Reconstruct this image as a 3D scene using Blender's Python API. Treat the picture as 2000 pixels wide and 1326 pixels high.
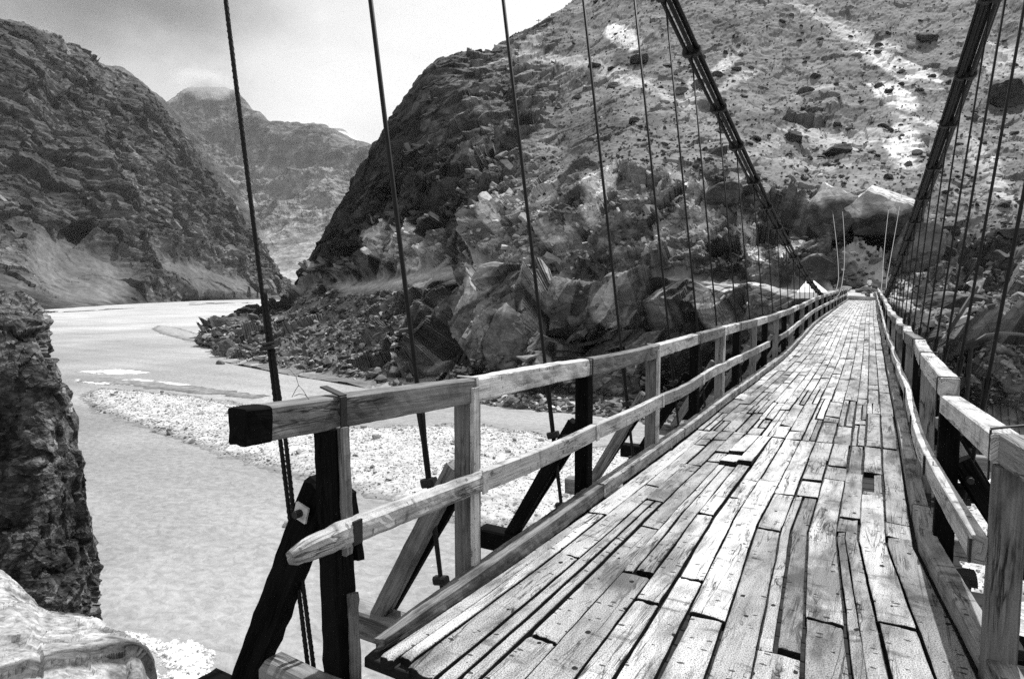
import bpy, bmesh, math, random
import numpy as np
from mathutils import Vector, Matrix

S = bpy.context.scene
for o_ in list(bpy.data.objects):
    bpy.data.objects.remove(o_)
COL = S.collection

# ------------------------------------------------------------------ camera
EYE = np.array([0.0, 0.0, 15.6])                 # river surface is z = 0, eye 15.6 m above it
F_PX, IW, IH = 1250.0, 2000.0, 1326.0
PITCH, YAW = math.radians(4.33), math.radians(29.64)
FW = np.array([-math.sin(YAW) * math.cos(PITCH), math.cos(YAW) * math.cos(PITCH), -math.sin(PITCH)])
RT = np.array([math.cos(YAW), math.sin(YAW), 0.0])
UP = np.cross(RT, FW)
cam_d = bpy.data.cameras.new('camera')
cam_d.sensor_width = 36.0
cam_d.lens = F_PX / IW * 36.0
cam_d.clip_start = 0.05
cam_d.clip_end = 60000
cam = bpy.data.objects.new('camera', cam_d)
COL.objects.link(cam)
cam.matrix_world = Matrix(((RT[0], UP[0], -FW[0], EYE[0]), (RT[1], UP[1], -FW[1], EYE[1]), (RT[2], UP[2], -FW[2], EYE[2]), (0, 0, 0, 1)))
S.camera = cam

# ------------------------------------------------------------------ measuring helpers
def ray(px, py):
    px = np.asarray(px, float)
    py = np.asarray(py, float)
    a = (px - IW / 2) / F_PX
    b = -(py - IH / 2) / F_PX
    return FW + a[..., None] * RT + b[..., None] * UP


def at(px, py, d):
    """point seen at (px, py) of the photograph at depth d metres"""
    return EYE + ray(px, py) * np.asarray(d, float)[..., None]


def at_z(px, py, z):
    D = ray(px, py)
    return EYE + D * ((z - EYE[2]) / D[..., 2])[..., None]


def to_px(P):
    d = (P - EYE) @ FW
    return IW / 2 + F_PX * ((P - EYE) @ RT) / d, IH / 2 - F_PX * ((P - EYE) @ UP) / d, d


# ------------------------------------------------------------------ light
SUN_EL = math.radians(57)
SUN_AZ = math.radians(4)                        # from +Y (along the bridge) towards +X
sun_dir = Vector((math.sin(SUN_AZ) * math.cos(SUN_EL), math.cos(SUN_AZ) * math.cos(SUN_EL), math.sin(SUN_EL)))
sl = bpy.data.lights.new('sun', 'SUN')
sl.energy = 5.0
sl.angle = math.radians(0.5)
sl.color = (1.0, 1.0, 1.0)
so = bpy.data.objects.new('sun', sl)
COL.objects.link(so)
so.rotation_euler = (-sun_dir).to_track_quat('-Z', 'Y').to_euler()

W = bpy.data.worlds.new('World')
S.world = W
W.use_nodes = True
nt = W.node_tree
for n in list(nt.nodes):
    nt.nodes.remove(n)


def nd(tree, typ, ins=None, **kw):
    n = tree.nodes.new(typ)
    for k, v in kw.items():
        setattr(n, k, v)
    for k, v in (ins or {}).items():
        if isinstance(v, bpy.types.NodeSocket):
            tree.links.new(v, n.inputs[k])
        else:
            n.inputs[k].default_value = v
    return n


def mth(tree, op, a, b=None, c=None, clamp=False):
    n = tree.nodes.new('ShaderNodeMath')
    n.operation = op
    n.use_clamp = clamp
    for i, v in enumerate((a, b, c)):
        if v is None:
            continue
        if isinstance(v, bpy.types.NodeSocket):
            tree.links.new(v, n.inputs[i])
        else:
            n.inputs[i].default_value = v
    return n.outputs[0]


def ramp(tree, fac, stops):
    n = tree.nodes.new('ShaderNodeValToRGB')
    el = n.color_ramp.elements
    while len(el) < len(stops):
        el.new(0.5)
    for e, (p, v) in zip(el, stops):
        e.position = p
        e.color = (v, v, v, 1)
    tree.links.new(fac, n.inputs[0])
    return n.outputs[0]


def mixf(tree, fac, a, b):
    n = tree.nodes.new('ShaderNodeMix')
    n.data_type = 'FLOAT'
    for i, v in ((0, fac), (2, a), (3, b)):
        if isinstance(v, bpy.types.NodeSocket):
            tree.links.new(v, n.inputs[i])
        else:
            n.inputs[i].default_value = v
    return n.outputs[0]


sky = nd(nt, 'ShaderNodeTexSky', sky_type='NISHITA', sun_disc=False, sun_elevation=SUN_EL, sun_rotation=SUN_AZ, air_density=1.0, dust_density=2.0)
bw = nd(nt, 'ShaderNodeRGBToBW', {0: sky.outputs[0]})
geo = nd(nt, 'ShaderNodeTexCoord')
sep = nd(nt, 'ShaderNodeSeparateXYZ', {0: geo.outputs['Generated']})
zz = mth(nt, 'ADD', mth(nt, 'MAXIMUM', sep.outputs[2], 0.0), 0.22)
cv = nd(nt, 'ShaderNodeCombineXYZ', {0: mth(nt, 'DIVIDE', sep.outputs[0], zz), 1: mth(nt, 'DIVIDE', sep.outputs[1], zz), 2: 3.7})
cl1 = nd(nt, 'ShaderNodeTexNoise', {'Vector': cv.outputs[0], 'Scale': 1.15, 'Detail': 7.0, 'Roughness': 0.52, 'Distortion': 0.35})
cl2 = nd(nt, 'ShaderNodeTexNoise', {'Vector': cv.outputs[0], 'Scale': 0.55, 'Detail': 4.0, 'Roughness': 0.5})
cover = ramp(nt, cl1.outputs[0], [(0.28, 0.62), (0.55, 1.0)])
cbright = ramp(nt, mth(nt, 'ADD', mth(nt, 'MULTIPLY', cl1.outputs[0], 0.5), mth(nt, 'MULTIPLY', cl2.outputs[0], 0.5)), [(0.36, 0.62), (0.47, 0.88), (0.62, 1.0)])
# one heavier grey bank of cloud low in the sky to the left
dk = nd(nt, 'ShaderNodeVectorMath', {0: geo.outputs['Generated'], 1: tuple(float(v) for v in ray(60, 40) / np.linalg.norm(ray(60, 40)))}, operation='DOT_PRODUCT').outputs['Value']
dkm = mth(nt, 'MULTIPLY', ramp(nt, dk, [(0.945, 0.0), (0.990, 0.85)]), ramp(nt, cl1.outputs[0], [(0.34, 1.0), (0.60, 0.35)]))
cval = mth(nt, 'MULTIPLY', mth(nt, 'MULTIPLY', cbright, 10.0), mth(nt, 'SUBTRACT', 1.0, dkm))
skyv = mixf(nt, cover, bw.outputs[0], cval)
bg = nd(nt, 'ShaderNodeBackground', {'Color': skyv, 'Strength': 0.066})
nd(nt, 'ShaderNodeOutputWorld', {'Surface': bg.outputs[0]})

S.view_settings.view_transform = 'Standard'
S.view_settings.look = 'None'
S.view_settings.exposure = 0.58
S.view_settings.gamma = 1.0
S.render.engine = 'CYCLES'
S.cycles.max_bounces = 5
S.cycles.use_denoising = False

rng = np.random.default_rng(11)
random.seed(5)


# ------------------------------------------------------------------ numpy noise
def _h(ix, iy, iz, s):
    with np.errstate(over='ignore'):
        h = ix.astype(np.uint32) * np.uint32(374761393) + iy.astype(np.uint32) * np.uint32(668265263) + iz.astype(np.uint32) * np.uint32(2147483647) + np.uint32((s * 974711 + 12345) & 0xffffffff)
        h = (h ^ (h >> np.uint32(13))) * np.uint32(1274126177)
        h = (h ^ (h >> np.uint32(16))) * np.uint32(2246822519)
        h = h ^ (h >> np.uint32(13))
    return h


def rnd3(ix, iy, iz, s):
    return _h(ix, iy, iz, s).astype(np.float64) / 4294967295.0


def perlin(P, s=0):
    P = np.asarray(P, float)
    I = np.floor(P).astype(np.int64)
    f = P - I
    u = f * f * f * (f * (f * 6 - 15) + 10)
    out = 0
    for dx in (0, 1):
        for dy in (0, 1):
            for dz in (0, 1):
                h = _h(I[..., 0] + dx, I[..., 1] + dy, I[..., 2] + dz, s)
                gx = ((h & 1023).astype(float) / 511.5 - 1)
                gy = (((h >> np.uint32(10)) & 1023).astype(float) / 511.5 - 1)
                gz = (((h >> np.uint32(20)) & 1023).astype(float) / 511.5 - 1)
                v = gx * (f[..., 0] - dx) + gy * (f[..., 1] - dy) + gz * (f[..., 2] - dz)
                w = (u[..., 0] if dx else 1 - u[..., 0]) * (u[..., 1] if dy else 1 - u[..., 1]) * (u[..., 2] if dz else 1 - u[..., 2])
                out = out + v * w
    return out


def fbm(P, oct=4, s=0, gain=0.5, lac=2.03):
    o, a = 0, 1.0
    for k in range(oct):
        o = o + a * perlin(P, s + k * 17)
        P = P * lac
        a *= gain
    return o


def ridged(P, oct=4, s=0, gain=0.5):
    o, a = 0, 1.0
    for k in range(oct):
        o = o + a * (0.6 - 2 * np.abs(perlin(P, s + k * 17)))
        P = P * 2.1
        a *= gain
    return o


def facets(P, s=0, tilt=0.8):
    """blocky rock: each voronoi cell is a randomly tilted, randomly raised plane"""
    I = np.floor(P).astype(np.int64)
    best = np.full(P.shape[:-1], 9.0)
    val = np.zeros(P.shape[:-1])
    for dx in (-1, 0, 1):
        for dy in (-1, 0, 1):
            for dz in (-1, 0, 1):
                cx, cy, cz = I[..., 0] + dx, I[..., 1] + dy, I[..., 2] + dz
                qx = P[..., 0] - cx - rnd3(cx, cy, cz, s + 1)
                qy = P[..., 1] - cy - rnd3(cx, cy, cz, s + 2)
                qz = P[..., 2] - cz - rnd3(cx, cy, cz, s + 3)
                d = qx * qx + qy * qy + qz * qz
                m = d < best
                v = rnd3(cx, cy, cz, s + 4) - 0.5 + tilt * ((rnd3(cx, cy, cz, s + 5) - .5) * 2 * qx + (rnd3(cx, cy, cz, s + 6) - .5) * 2 * qy + (rnd3(cx, cy, cz, s + 7) - .5) * 2 * qz)
                val = np.where(m, v, val)
                best = np.where(m, d, best)
    return val


def pchip(x, xs, ys):
    """monotone cubic through ys (..., n) at xs (n); evaluated at x (m)"""
    xs = np.asarray(xs, float)
    ys = np.asarray(ys, float)
    h = np.diff(xs)
    dl = np.diff(ys, axis=-1) / h
    m = np.zeros_like(ys)
    a, b = dl[..., :-1], dl[..., 1:]
    w1, w2 = 2 * h[1:] + h[:-1], h[1:] + 2 * h[:-1]
    with np.errstate(divide='ignore', invalid='ignore'):
        hm = (w1 + w2) / (w1 / a + w2 / b)
    m[..., 1:-1] = np.where(a * b > 0, hm, 0)
    m[..., 0], m[..., -1] = dl[..., 0], dl[..., -1]
    x = np.clip(np.asarray(x, float), xs[0], xs[-1])
    i = np.clip(np.searchsorted(xs, x, side='right') - 1, 0, len(xs) - 2)
    t = (x - xs[i]) / h[i]
    return ((2 * t**3 - 3 * t**2 + 1) * ys[..., i] + (t**3 - 2 * t**2 + t) * h[i] * m[..., i] + (-2 * t**3 + 3 * t**2) * ys[..., i + 1] + (t**3 - t**2) * h[i] * m[..., i + 1])


# ------------------------------------------------------------------ object helpers
def tag(o, label=None, cat=None, group=None, kind=None):
    if label:
        o['label'] = label
    if cat:
        o['category'] = cat
    if group:
        o['group'] = group
    if kind:
        o['kind'] = kind
    return o


def empty(name, loc, parent=None):
    o = bpy.data.objects.new(name, None)
    o.location = loc
    o.empty_display_size = 0.2
    if parent:
        o.parent = parent
    COL.objects.link(o)
    return o


def link_mesh(name, me, m, parent=None, smooth=False):
    if m:
        me.materials.append(m)
    me.polygons.foreach_set('use_smooth', np.full(len(me.polygons), bool(smooth)))
    o = bpy.data.objects.new(name, me)
    COL.objects.link(o)
    if parent:
        o.parent = parent
        o.matrix_parent_inverse = parent_inv(parent)
    return o


def parent_inv(p):
    M = Matrix.Identity(4)
    q = p
    while q:
        M = Matrix.Translation(q.location) @ q.rotation_euler.to_matrix().to_4x4() @ M if q.parent is None else Matrix.Translation(q.location) @ M
        q = q.parent
    return M.inverted()


def np_mesh(name, V, Fq, uv=None, col=None, tone=None, rock=None):
    """V (n,3); Fq (m,3|4) int array or list of such arrays"""
    me = bpy.data.meshes.new(name)
    Fs = Fq if isinstance(Fq, list) else [Fq]
    Fs = [np.asarray(f, np.int64) for f in Fs if len(f)]
    V = np.asarray(V, np.float32)
    me.vertices.add(len(V))
    me.vertices.foreach_set('co', V.ravel())
    nl = sum(f.size for f in Fs)
    npoly = sum(len(f) for f in Fs)
    me.loops.add(nl)
    me.polygons.add(npoly)
    li = np.concatenate([f.ravel() for f in Fs]).astype(np.int32)
    me.loops.foreach_set('vertex_index', li)
    sizes = np.concatenate([np.full(len(f), f.shape[1]) for f in Fs])
    st = np.concatenate([[0], np.cumsum(sizes)[:-1]]).astype(np.int32)
    me.polygons.foreach_set('loop_start', st)
    me.update(calc_edges=True)
    if uv is not None:
        l = me.uv_layers.new(name='UVMap')
        l.data.foreach_set('uv', np.asarray(uv, np.float32)[li].ravel())
    if col is not None:
        a = me.attributes.new('alb', 'FLOAT', 'POINT')
        a.data.foreach_set('value', np.asarray(col, np.float32))
    if tone is not None:
        a = me.attributes.new('tone', 'FLOAT', 'POINT')
        a.data.foreach_set('value', np.asarray(tone, np.float32))
    if rock is not None:
        a = me.attributes.new('rock', 'FLOAT', 'POINT')
        a.data.foreach_set('value', np.asarray(rock, np.float32))
    me.validate()
    return me


def grid_faces(nr, nc):
    i = np.arange(nr * nc).reshape(nr, nc)
    return np.stack([i[:-1, :-1], i[:-1, 1:], i[1:, 1:], i[1:, :-1]], -1).reshape(-1, 4)


class MB:
    """collects solid pieces into one mesh"""

    def __init__(self):
        self.V, self.Q, self.T, self.UV, self.TN, self.n = [], [], [], [], [], 0

    def add(self, V, Q, uv, tone=0.5, T=None):
        self.V.append(V)
        self.Q.append(np.asarray(Q) + self.n)
        if T is not None and len(T):
            self.T.append(np.asarray(T) + self.n)
        self.UV.append(uv)
        self.TN.append(np.full(len(V), tone) if np.isscalar(tone) else tone)
        self.n += len(V)

    def sweep(self, pts, w, h, up=(0, 0, 1), cham=0.08, seg=0.12, jag=0.0, tone=0.5, endj=0.0, taper=None, js=9.0):
        """rectangular timber along a polyline; w = sideways size, h = size along up"""
        pts = np.asarray(pts, float)
        L = np.concatenate([[0], np.cumsum(np.linalg.norm(np.diff(pts, axis=0), axis=1))])
        n = max(2, int(L[-1] / seg) + 1)
        s = np.linspace(0, L[-1], n)
        C = np.stack([np.interp(s, L, pts[:, k]) for k in range(3)], 1)
        T = np.gradient(C, axis=0)
        T /= np.linalg.norm(T, axis=1)[:, None]
        up = np.asarray(up, float)
        R = np.cross(T, up)
        R /= np.linalg.norm(R, axis=1)[:, None]
        U = np.cross(R, T)
        c = cham * min(w, h)
        prof = np.array([(-w / 2, -h / 2 + c), (-w / 2, h / 2 - c), (-w / 2 + c, h / 2), (w / 2 - c, h / 2), (w / 2, h / 2 - c), (w / 2, -h / 2 + c), (w / 2 - c, -h / 2), (-w / 2 + c, -h / 2)])
        if h > 0.1 or w > 0.1:      # extra points so the faces can be uneven
            p2 = []
            for i in range(8):
                a, b = prof[i], prof[(i + 1) % 8]
                p2.append(a)
                if np.linalg.norm(b - a) > 0.05:
                    for q in (1 / 3, 2 / 3):
                        p2.append(a + (b - a) * q)
            prof = np.array(p2)
        m = len(prof)
        tp = np.ones(n) if taper is None else np.interp(s / max(L[-1], 1e-6), taper[0], taper[1])
        V = C[:, None, :] + (R[:, None, :] * prof[None, :, :1] + U[:, None, :] * prof[None, :, 1:]) * tp[:, None, None]
        if jag > 0:
            q = V.reshape(-1, 3)
            nrm = (V - C[:, None, :]).reshape(-1, 3)
            nrm = nrm / (np.linalg.norm(nrm, axis=1)[:, None] + 1e-9)
            V = (q + nrm * (perlin(q * js, 3) + 0.6 * perlin(q * js * 2.7, 5))[:, None] * jag).reshape(V.shape)
        if endj > 0:
            for e, sg in ((0, -1), (n - 1, 1)):
                V[e] += T[e] * ((perlin(V[e] * 23, 8) * 1.6)[:, None] * endj)
        per = np.concatenate([[0], np.cumsum(np.linalg.norm(np.diff(prof, axis=0), axis=1))])
        off = random.random() * 40
        uv = np.stack([np.repeat(s + off, m), np.tile(per + off * 0.37, n)], 1)
        i = np.arange(n * m).reshape(n, m)
        j = np.roll(i, -1, axis=1)
        Q = np.stack([i[:-1], j[:-1], j[1:], i[1:]], -1).reshape(-1, 4)
        V = V.reshape(-1, 3)
        k = n * m
        V = np.concatenate([V, [V[:m].mean(0)], [V[(n - 1) * m:n * m].mean(0)]])
        uv = np.concatenate([uv, [[off, off * .37]], [[off + s[-1], off * .37]]])
        T3 = [(i[0, (q + 1) % m], i[0, q], k) for q in range(m)] + [(i[-1, q], i[-1, (q + 1) % m], k + 1) for q in range(m)]
        self.add(V, Q, uv, tone, T3)
        return self

    def tube(self, pts, r, ns=8, tone=0.5, seg=None, twist=0.0):
        pts = np.asarray(pts, float)
        L = np.concatenate([[0], np.cumsum(np.linalg.norm(np.diff(pts, axis=0), axis=1))])
        if seg:
            n = max(2, int(L[-1] / seg) + 1)
            s = np.linspace(0, L[-1], n)
            C = np.stack([np.interp(s, L, pts[:, k]) for k in range(3)], 1)
        else:
            C, s, n = pts, L, len(pts)
        T = np.gradient(C, axis=0)
        T /= np.linalg.norm(T, axis=1)[:, None]
        ref = np.array([0.31, 0.17, 0.93]) if abs(T[:, 2]).mean() < 0.9 else np.array([0.9, 0.4, 0.1])
        R = np.cross(T, ref)
        R /= np.linalg.norm(R, axis=1)[:, None]
        U = np.cross(R, T)
        a = np.arange(ns) / ns * 2 * np.pi
        rr = np.broadcast_to(np.asarray(r, float), (n,))[:, None, None]
        A = a[None, :] + s[:, None] * twist
        rad = rr * (1 + (0.07 * np.cos(3 * a)[None, :, None] if twist else 0))
        V = C[:, None, :] + (R[:, None, :] * np.cos(A)[..., None] + U[:, None, :] * np.sin(A)[..., None]) * rad
        i = np.arange(n * ns).reshape(n, ns)
        j = np.roll(i, -1, axis=1)
        Q = np.stack([i[:-1], j[:-1], j[1:], i[1:]], -1).reshape(-1, 4)
        uv = np.stack([np.repeat(s, ns), np.tile(a, n)], 1)
        V = V.reshape(-1, 3)
        k = n * ns
        V = np.concatenate([V, [C[0]], [C[-1]]])
        uv = np.concatenate([uv, [[0, 0]], [[s[-1], 0]]])
        T3 = [(i[0, (q + 1) % ns], i[0, q], k) for q in range(ns)] + [(i[-1, q], i[-1, (q + 1) % ns], k + 1) for q in range(ns)]
        self.add(V, Q, uv, tone, T3)
        return self

    def build(self, name, m, parent=None, smooth=False):
        V = np.concatenate(self.V)
        Fs = [np.concatenate(self.Q)]
        if self.T:
            Fs.append(np.concatenate(self.T))
        me = np_mesh(name, V, Fs, np.concatenate(self.UV), None, np.concatenate(self.TN))
        return link_mesh(name, me, m, parent, smooth)


# ------------------------------------------------------------------ materials (black and white film: every surface is grey)
def new_mat(name):
    m = bpy.data.materials.new(name)
    m.use_nodes = True
    t = m.node_tree
    for n in list(t.nodes):
        t.nodes.remove(n)
    return m, t


def finish(t, colv, rough=0.8, bump=None, bstr=0.5, bdist=0.02, spec=0.3, metal=0.0):
    if isinstance(colv, (int, float)):
        colv = (colv, colv, colv, 1)
    ins = {'Base Color': colv, 'Roughness': rough, 'Specular IOR Level': spec, 'Metallic': metal}
    p = nd(t, 'ShaderNodeBsdfPrincipled', ins)
    if bump is not None:
        b = nd(t, 'ShaderNodeBump', {'Height': bump, 'Strength': bstr, 'Distance': bdist})
        t.links.new(b.outputs[0], p.inputs['Normal'])
    nd(t, 'ShaderNodeOutputMaterial', {'Surface': p.outputs[0]})


def wood(name, val, var=0.25, grain=0.35, crack=0.9, nails=0.0, stain=0.3, speck=0.3, tonew=0.0, bstr=0.6, spec=0.2):
    m, t = new_mat(name)
    uv = nd(t, 'ShaderNodeUVMap', uv_map='UVMap').outputs[0]
    oi = nd(t, 'ShaderNodeObjectInfo').outputs['Random']
    tone = nd(t, 'ShaderNodeAttribute', attribute_name='tone').outputs['Fac']

    def mp(sx, sy):
        return nd(t, 'ShaderNodeMapping', {'Vector': uv, 'Scale': (sx, sy, 1)}).outputs[0]
    g1 = nd(t, 'ShaderNodeTexNoise', {'Vector': mp(2.2, 60), 'Scale': 1.0, 'Detail': 5.0, 'Roughness': 0.65, 'Distortion': 0.4}).outputs[0]
    g2 = nd(t, 'ShaderNodeTexNoise', {'Vector': mp(0.9, 13), 'Scale': 1.0, 'Detail': 4.0, 'Roughness': 0.6, 'Distortion': 1.0}).outputs[0]
    st = nd(t, 'ShaderNodeTexNoise', {'Vector': mp(2.2, 5), 'Scale': 1.0, 'Detail': 5.0, 'Roughness': 0.6}).outputs[0]
    sp = nd(t, 'ShaderNodeTexNoise', {'Vector': mp(120, 140), 'Scale': 1.0, 'Detail': 2.0, 'Roughness': 0.7}).outputs[0]
    # cracks: thin lines along the grain, only in places
    c0 = mth(t, 'ABSOLUTE', mth(t, 'SUBTRACT', g2, 0.5))
    cm = nd(t, 'ShaderNodeTexNoise', {'Vector': mp(1.3, 6), 'Scale': 1.0, 'Detail': 2.0}).outputs[0]
    cmask = ramp(t, cm, [(0.45, 0), (0.60, 1)])
    cr = mth(t, 'MULTIPLY', ramp(t, c0, [(0.0, 1), (0.012, 0.6), (0.028, 0)]), cmask)
    v = mth(t, 'MULTIPLY', val * .80, mth(t, 'ADD', 1 - var / 2, mth(t, 'MULTIPLY', oi, var)))
    if tonew:
        v = mth(t, 'MULTIPLY', v, mth(t, 'ADD', 1 - tonew / 2, mth(t, 'MULTIPLY', tone, tonew)))
    v = mth(t, 'MULTIPLY', v, ramp(t, g1, [(0.30, 1 - grain), (0.58, 1.0), (0.75, 1 + grain * 0.25)]))
    v = mth(t, 'MULTIPLY', v, ramp(t, st, [(0.36, 1 - stain), (0.52, 1.0)]))
    v = mth(t, 'MULTIPLY', v, ramp(t, sp, [(0.36, 1 - speck), (0.52, 1.0), (0.66, 1 + speck * .4)]))
    hgt = mth(t, 'ADD', mth(t, 'MULTIPLY', g1, 0.5), mth(t, 'MULTIPLY', cr, -1.4))
    v = mth(t, 'MULTIPLY', v, mth(t, 'SUBTRACT', 1.0, mth(t, 'MULTIPLY', cr, crack)))
    if nails > 0.9:      # trodden dirt, in patches that run over several boards
        pw = nd(t, 'ShaderNodeNewGeometry').outputs['Position']
        dm = nd(t, 'ShaderNodeMapping', {'Vector': pw, 'Scale': (2.6, 0.8, 1)}).outputs[0]
        dn = nd(t, 'ShaderNodeTexNoise', {'Vector': dm, 'Scale': 1.0, 'Detail': 6.0, 'Roughness': .68, 'Distortion': .5}).outputs[0]
        v = mth(t, 'MULTIPLY', v, ramp(t, dn, [(0.37, .34), (0.50, .90), (0.60, 1.08)]))
    if nails > 0:
        vo = nd(t, 'ShaderNodeTexVoronoi', {'Vector': mp(8.0, 10.5), 'Scale': 1.0, 'Randomness': 1.0})
        vsep = nd(t, 'ShaderNodeSeparateColor', {0: vo.outputs['Color']})
        rad = mth(t, 'MULTIPLY', mth(t, 'SUBTRACT', vsep.outputs[0], 0.30), 0.26)
        wob = mth(t, 'MULTIPLY', mth(t, 'SUBTRACT', g1, 0.5), 0.16)
        nl = mth(t, 'LESS_THAN', mth(t, 'ADD', vo.outputs['Distance'], wob), rad)
        v = mth(t, 'MULTIPLY', v, mth(t, 'SUBTRACT', 1.0, mth(t, 'MULTIPLY', nl, nails)))
        sm = nd(t, 'ShaderNodeTexNoise', {'Vector': mp(8.0, 2.0), 'Scale': 1.0, 'Detail': 3.0, 'Roughness': .6}).outputs[0]     # smudges across the boards
        v = mth(t, 'MULTIPLY', v, ramp(t, sm, [(0.30, .45), (0.40, 1.0)]))
        vo2 = nd(t, 'ShaderNodeTexVoronoi', {'Vector': mp(26.0, 13.0), 'Scale': 1.0, 'Randomness': 1.0})
        vs2 = nd(t, 'ShaderNodeSeparateColor', {0: vo2.outputs['Color']})
        rad2 = mth(t, 'MULTIPLY', mth(t, 'SUBTRACT', vs2.outputs[1], 0.42), 0.52)
        n2 = mth(t, 'LESS_THAN', mth(t, 'ADD', vo2.outputs['Distance'], wob), rad2)
        v = mth(t, 'MULTIPLY', v, mth(t, 'SUBTRACT', 1.0, mth(t, 'MULTIPLY', n2, nails * .85)))
        hgt = mth(t, 'SUBTRACT', hgt, mth(t, 'ADD', nl, mth(t, 'MULTIPLY', n2, .6)))
    finish(t, v, 0.85, hgt, bstr, 0.006, spec)
    return m


M_DECK = wood('weathered_deck_wood', 0.49, var=0.0, grain=0.20, crack=0.95, nails=0.97, stain=0.30, speck=0.75, tonew=1.0)
M_PALE = wood('pale_timber', 0.62, var=0.35, grain=0.38, stain=0.52, speck=0.3, nails=.6)
M_GREY = wood('grey_timber', 0.26, var=0.35, grain=0.5, stain=0.55, speck=0.2)
M_DARK = wood('dark_tarred_timber', 0.009, var=0.5, grain=0.5, stain=0.5, speck=0.2, spec=0.04)
M_CROSS_SHADE = wood('shade_dark_cross_plank_wood', 0.022, var=0.0, grain=0.5, stain=0.5, speck=0.3, tonew=0.8)  # near black colour stands in for the shade under the deck
M_OLDCURB = wood('rotten_curb_timber', 0.26, grain=.75, stain=.7, speck=.3)
M_CURB = wood('curb_timber', 0.34, var=0.4, grain=0.5, stain=0.6, speck=0.3, nails=0.8, tonew=0.8)


def plain(name, v, rough, metal=0.0, spec=0.4, nz=None, amt=0.3):
    m, t = new_mat(name)
    col = v
    if nz:
        tc = nd(t, 'ShaderNodeTexCoord').outputs['Object']
        n = nd(t, 'ShaderNodeTexNoise', {'Vector': tc, 'Scale': nz, 'Detail': 4.0}).outputs[0]
        col = mth(t, 'MULTIPLY', v, ramp(t, n, [(0.35, 1 - amt), (0.65, 1 + amt)]))
    finish(t, col, rough, None, metal=metal, spec=spec)
    return m


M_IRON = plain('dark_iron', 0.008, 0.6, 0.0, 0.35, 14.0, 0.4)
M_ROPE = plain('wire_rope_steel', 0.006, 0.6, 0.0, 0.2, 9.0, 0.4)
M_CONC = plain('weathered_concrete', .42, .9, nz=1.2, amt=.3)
M_ROPELIGHT = plain('sunlit_grey_wire', 0.10, 0.6, 0.0, 0.3, 3.0, 0.2)  # paler rope colour that paints sunlight onto the far cable halves
M_GALV = plain('weathered_galvanised_steel', 0.40, 0.6, 0.0, 0.4, 18.0, 0.35)


def rock_mat(name, sc, contrast=0.4, bdist=0.5, bstr=0.5, dirt=0.35, chips=0.75, crackv=0.5, byrock=False):
    """sc = metres of the finest visible grain"""
    m, t = new_mat(name)
    pos = nd(t, 'ShaderNodeNewGeometry').outputs['Position']
    alb = mth(t, 'MULTIPLY', nd(t, 'ShaderNodeAttribute', attribute_name='alb').outputs['Fac'], .78)
    n1 = nd(t, 'ShaderNodeTexNoise', {'Vector': pos, 'Scale': 0.30 / sc, 'Detail': 5.0, 'Roughness': 0.62, 'Distortion': 0.2}).outputs[0]
    n2 = nd(t, 'ShaderNodeTexNoise', {'Vector': pos, 'Scale': 0.05 / sc, 'Detail': 5.0, 'Roughness': 0.6, 'Distortion': 0.6}).outputs[0]
    nv = nd(t, 'ShaderNodeTexNoise', {'Vector': pos, 'Scale': 0.22 / sc, 'Detail': 3.0, 'Roughness': 0.6})
    wv = nd(t, 'ShaderNodeVectorMath', {0: nv.outputs['Color'], 1: (2.6 * sc, 2.6 * sc, 2.6 * sc)}, operation='MULTIPLY').outputs[0]
    wp = nd(t, 'ShaderNodeVectorMath', {0: pos, 1: wv}, operation='ADD').outputs[0]
    mp = nd(t, 'ShaderNodeMapping', {'Vector': wp, 'Rotation': (0.15, 0.75, 0.1), 'Scale': (0.16 / sc, 0.16 / sc, 0.42 / sc)}).outputs[0]
    v1 = nd(t, 'ShaderNodeTexVoronoi', {'Vector': mp, 'Scale': 1.0})
    v2 = nd(t, 'ShaderNodeTexVoronoi', {'Vector': mp, 'Scale': 2.9})
    c1 = nd(t, 'ShaderNodeSeparateColor', {0: v1.outputs['Color']}).outputs[0]
    c2 = nd(t, 'ShaderNodeSeparateColor', {0: v2.outputs['Color']}).outputs[1]
    e1 = nd(t, 'ShaderNodeTexVoronoi', {'Vector': mp, 'Scale': 1.0}, feature='DISTANCE_TO_EDGE').outputs['Distance']
    v = mth(t, 'MULTIPLY', alb, ramp(t, n1, [(0.32, 1 - contrast), (0.5, 1.0), (0.68, 1 + contrast)]))
    v = mth(t, 'MULTIPLY', v, ramp(t, n2, [(0.34, 1 - dirt), (0.5, 1.0), (0.66, 1 + dirt)]))
    v = mth(t, 'MULTIPLY', v, ramp(t, c1, [(0.0, 1 - chips * .6), (0.6, 1.0), (1.0, 1 + chips)]))
    v = mth(t, 'MULTIPLY', v, ramp(t, c2, [(0.0, 1 - chips * .55), (0.6, 1.0), (1.0, 1 + chips * .8)]))
    v = mth(t, 'MULTIPLY', v, ramp(t, e1, [(0.0, 1 - crackv), (0.045, 1.0)]))
    if byrock:      # bare rock is chipped and cracked, scree is not
        rk = nd(t, 'ShaderNodeAttribute', attribute_name='rock').outputs['Fac']
        v = mixf(t, rk, mth(t, 'MULTIPLY', alb, mth(t, 'MULTIPLY', ramp(t, n1, [(0.32, .72), (0.5, 1.0), (0.68, 1.28)]), ramp(t, n2, [(0.34, .75), (0.5, 1.0), (0.66, 1.25)]))), v)
    hgt = mth(t, 'ADD', mth(t, 'ADD', n1, mth(t, 'MULTIPLY', c1, 1.2)), mth(t, 'ADD', mth(t, 'MULTIPLY', c2, .6), mth(t, 'MULTIPLY', n2, 1.5)))
    finish(t, v, 0.92, hgt, bstr, bdist, 0.12)
    return m


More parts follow.
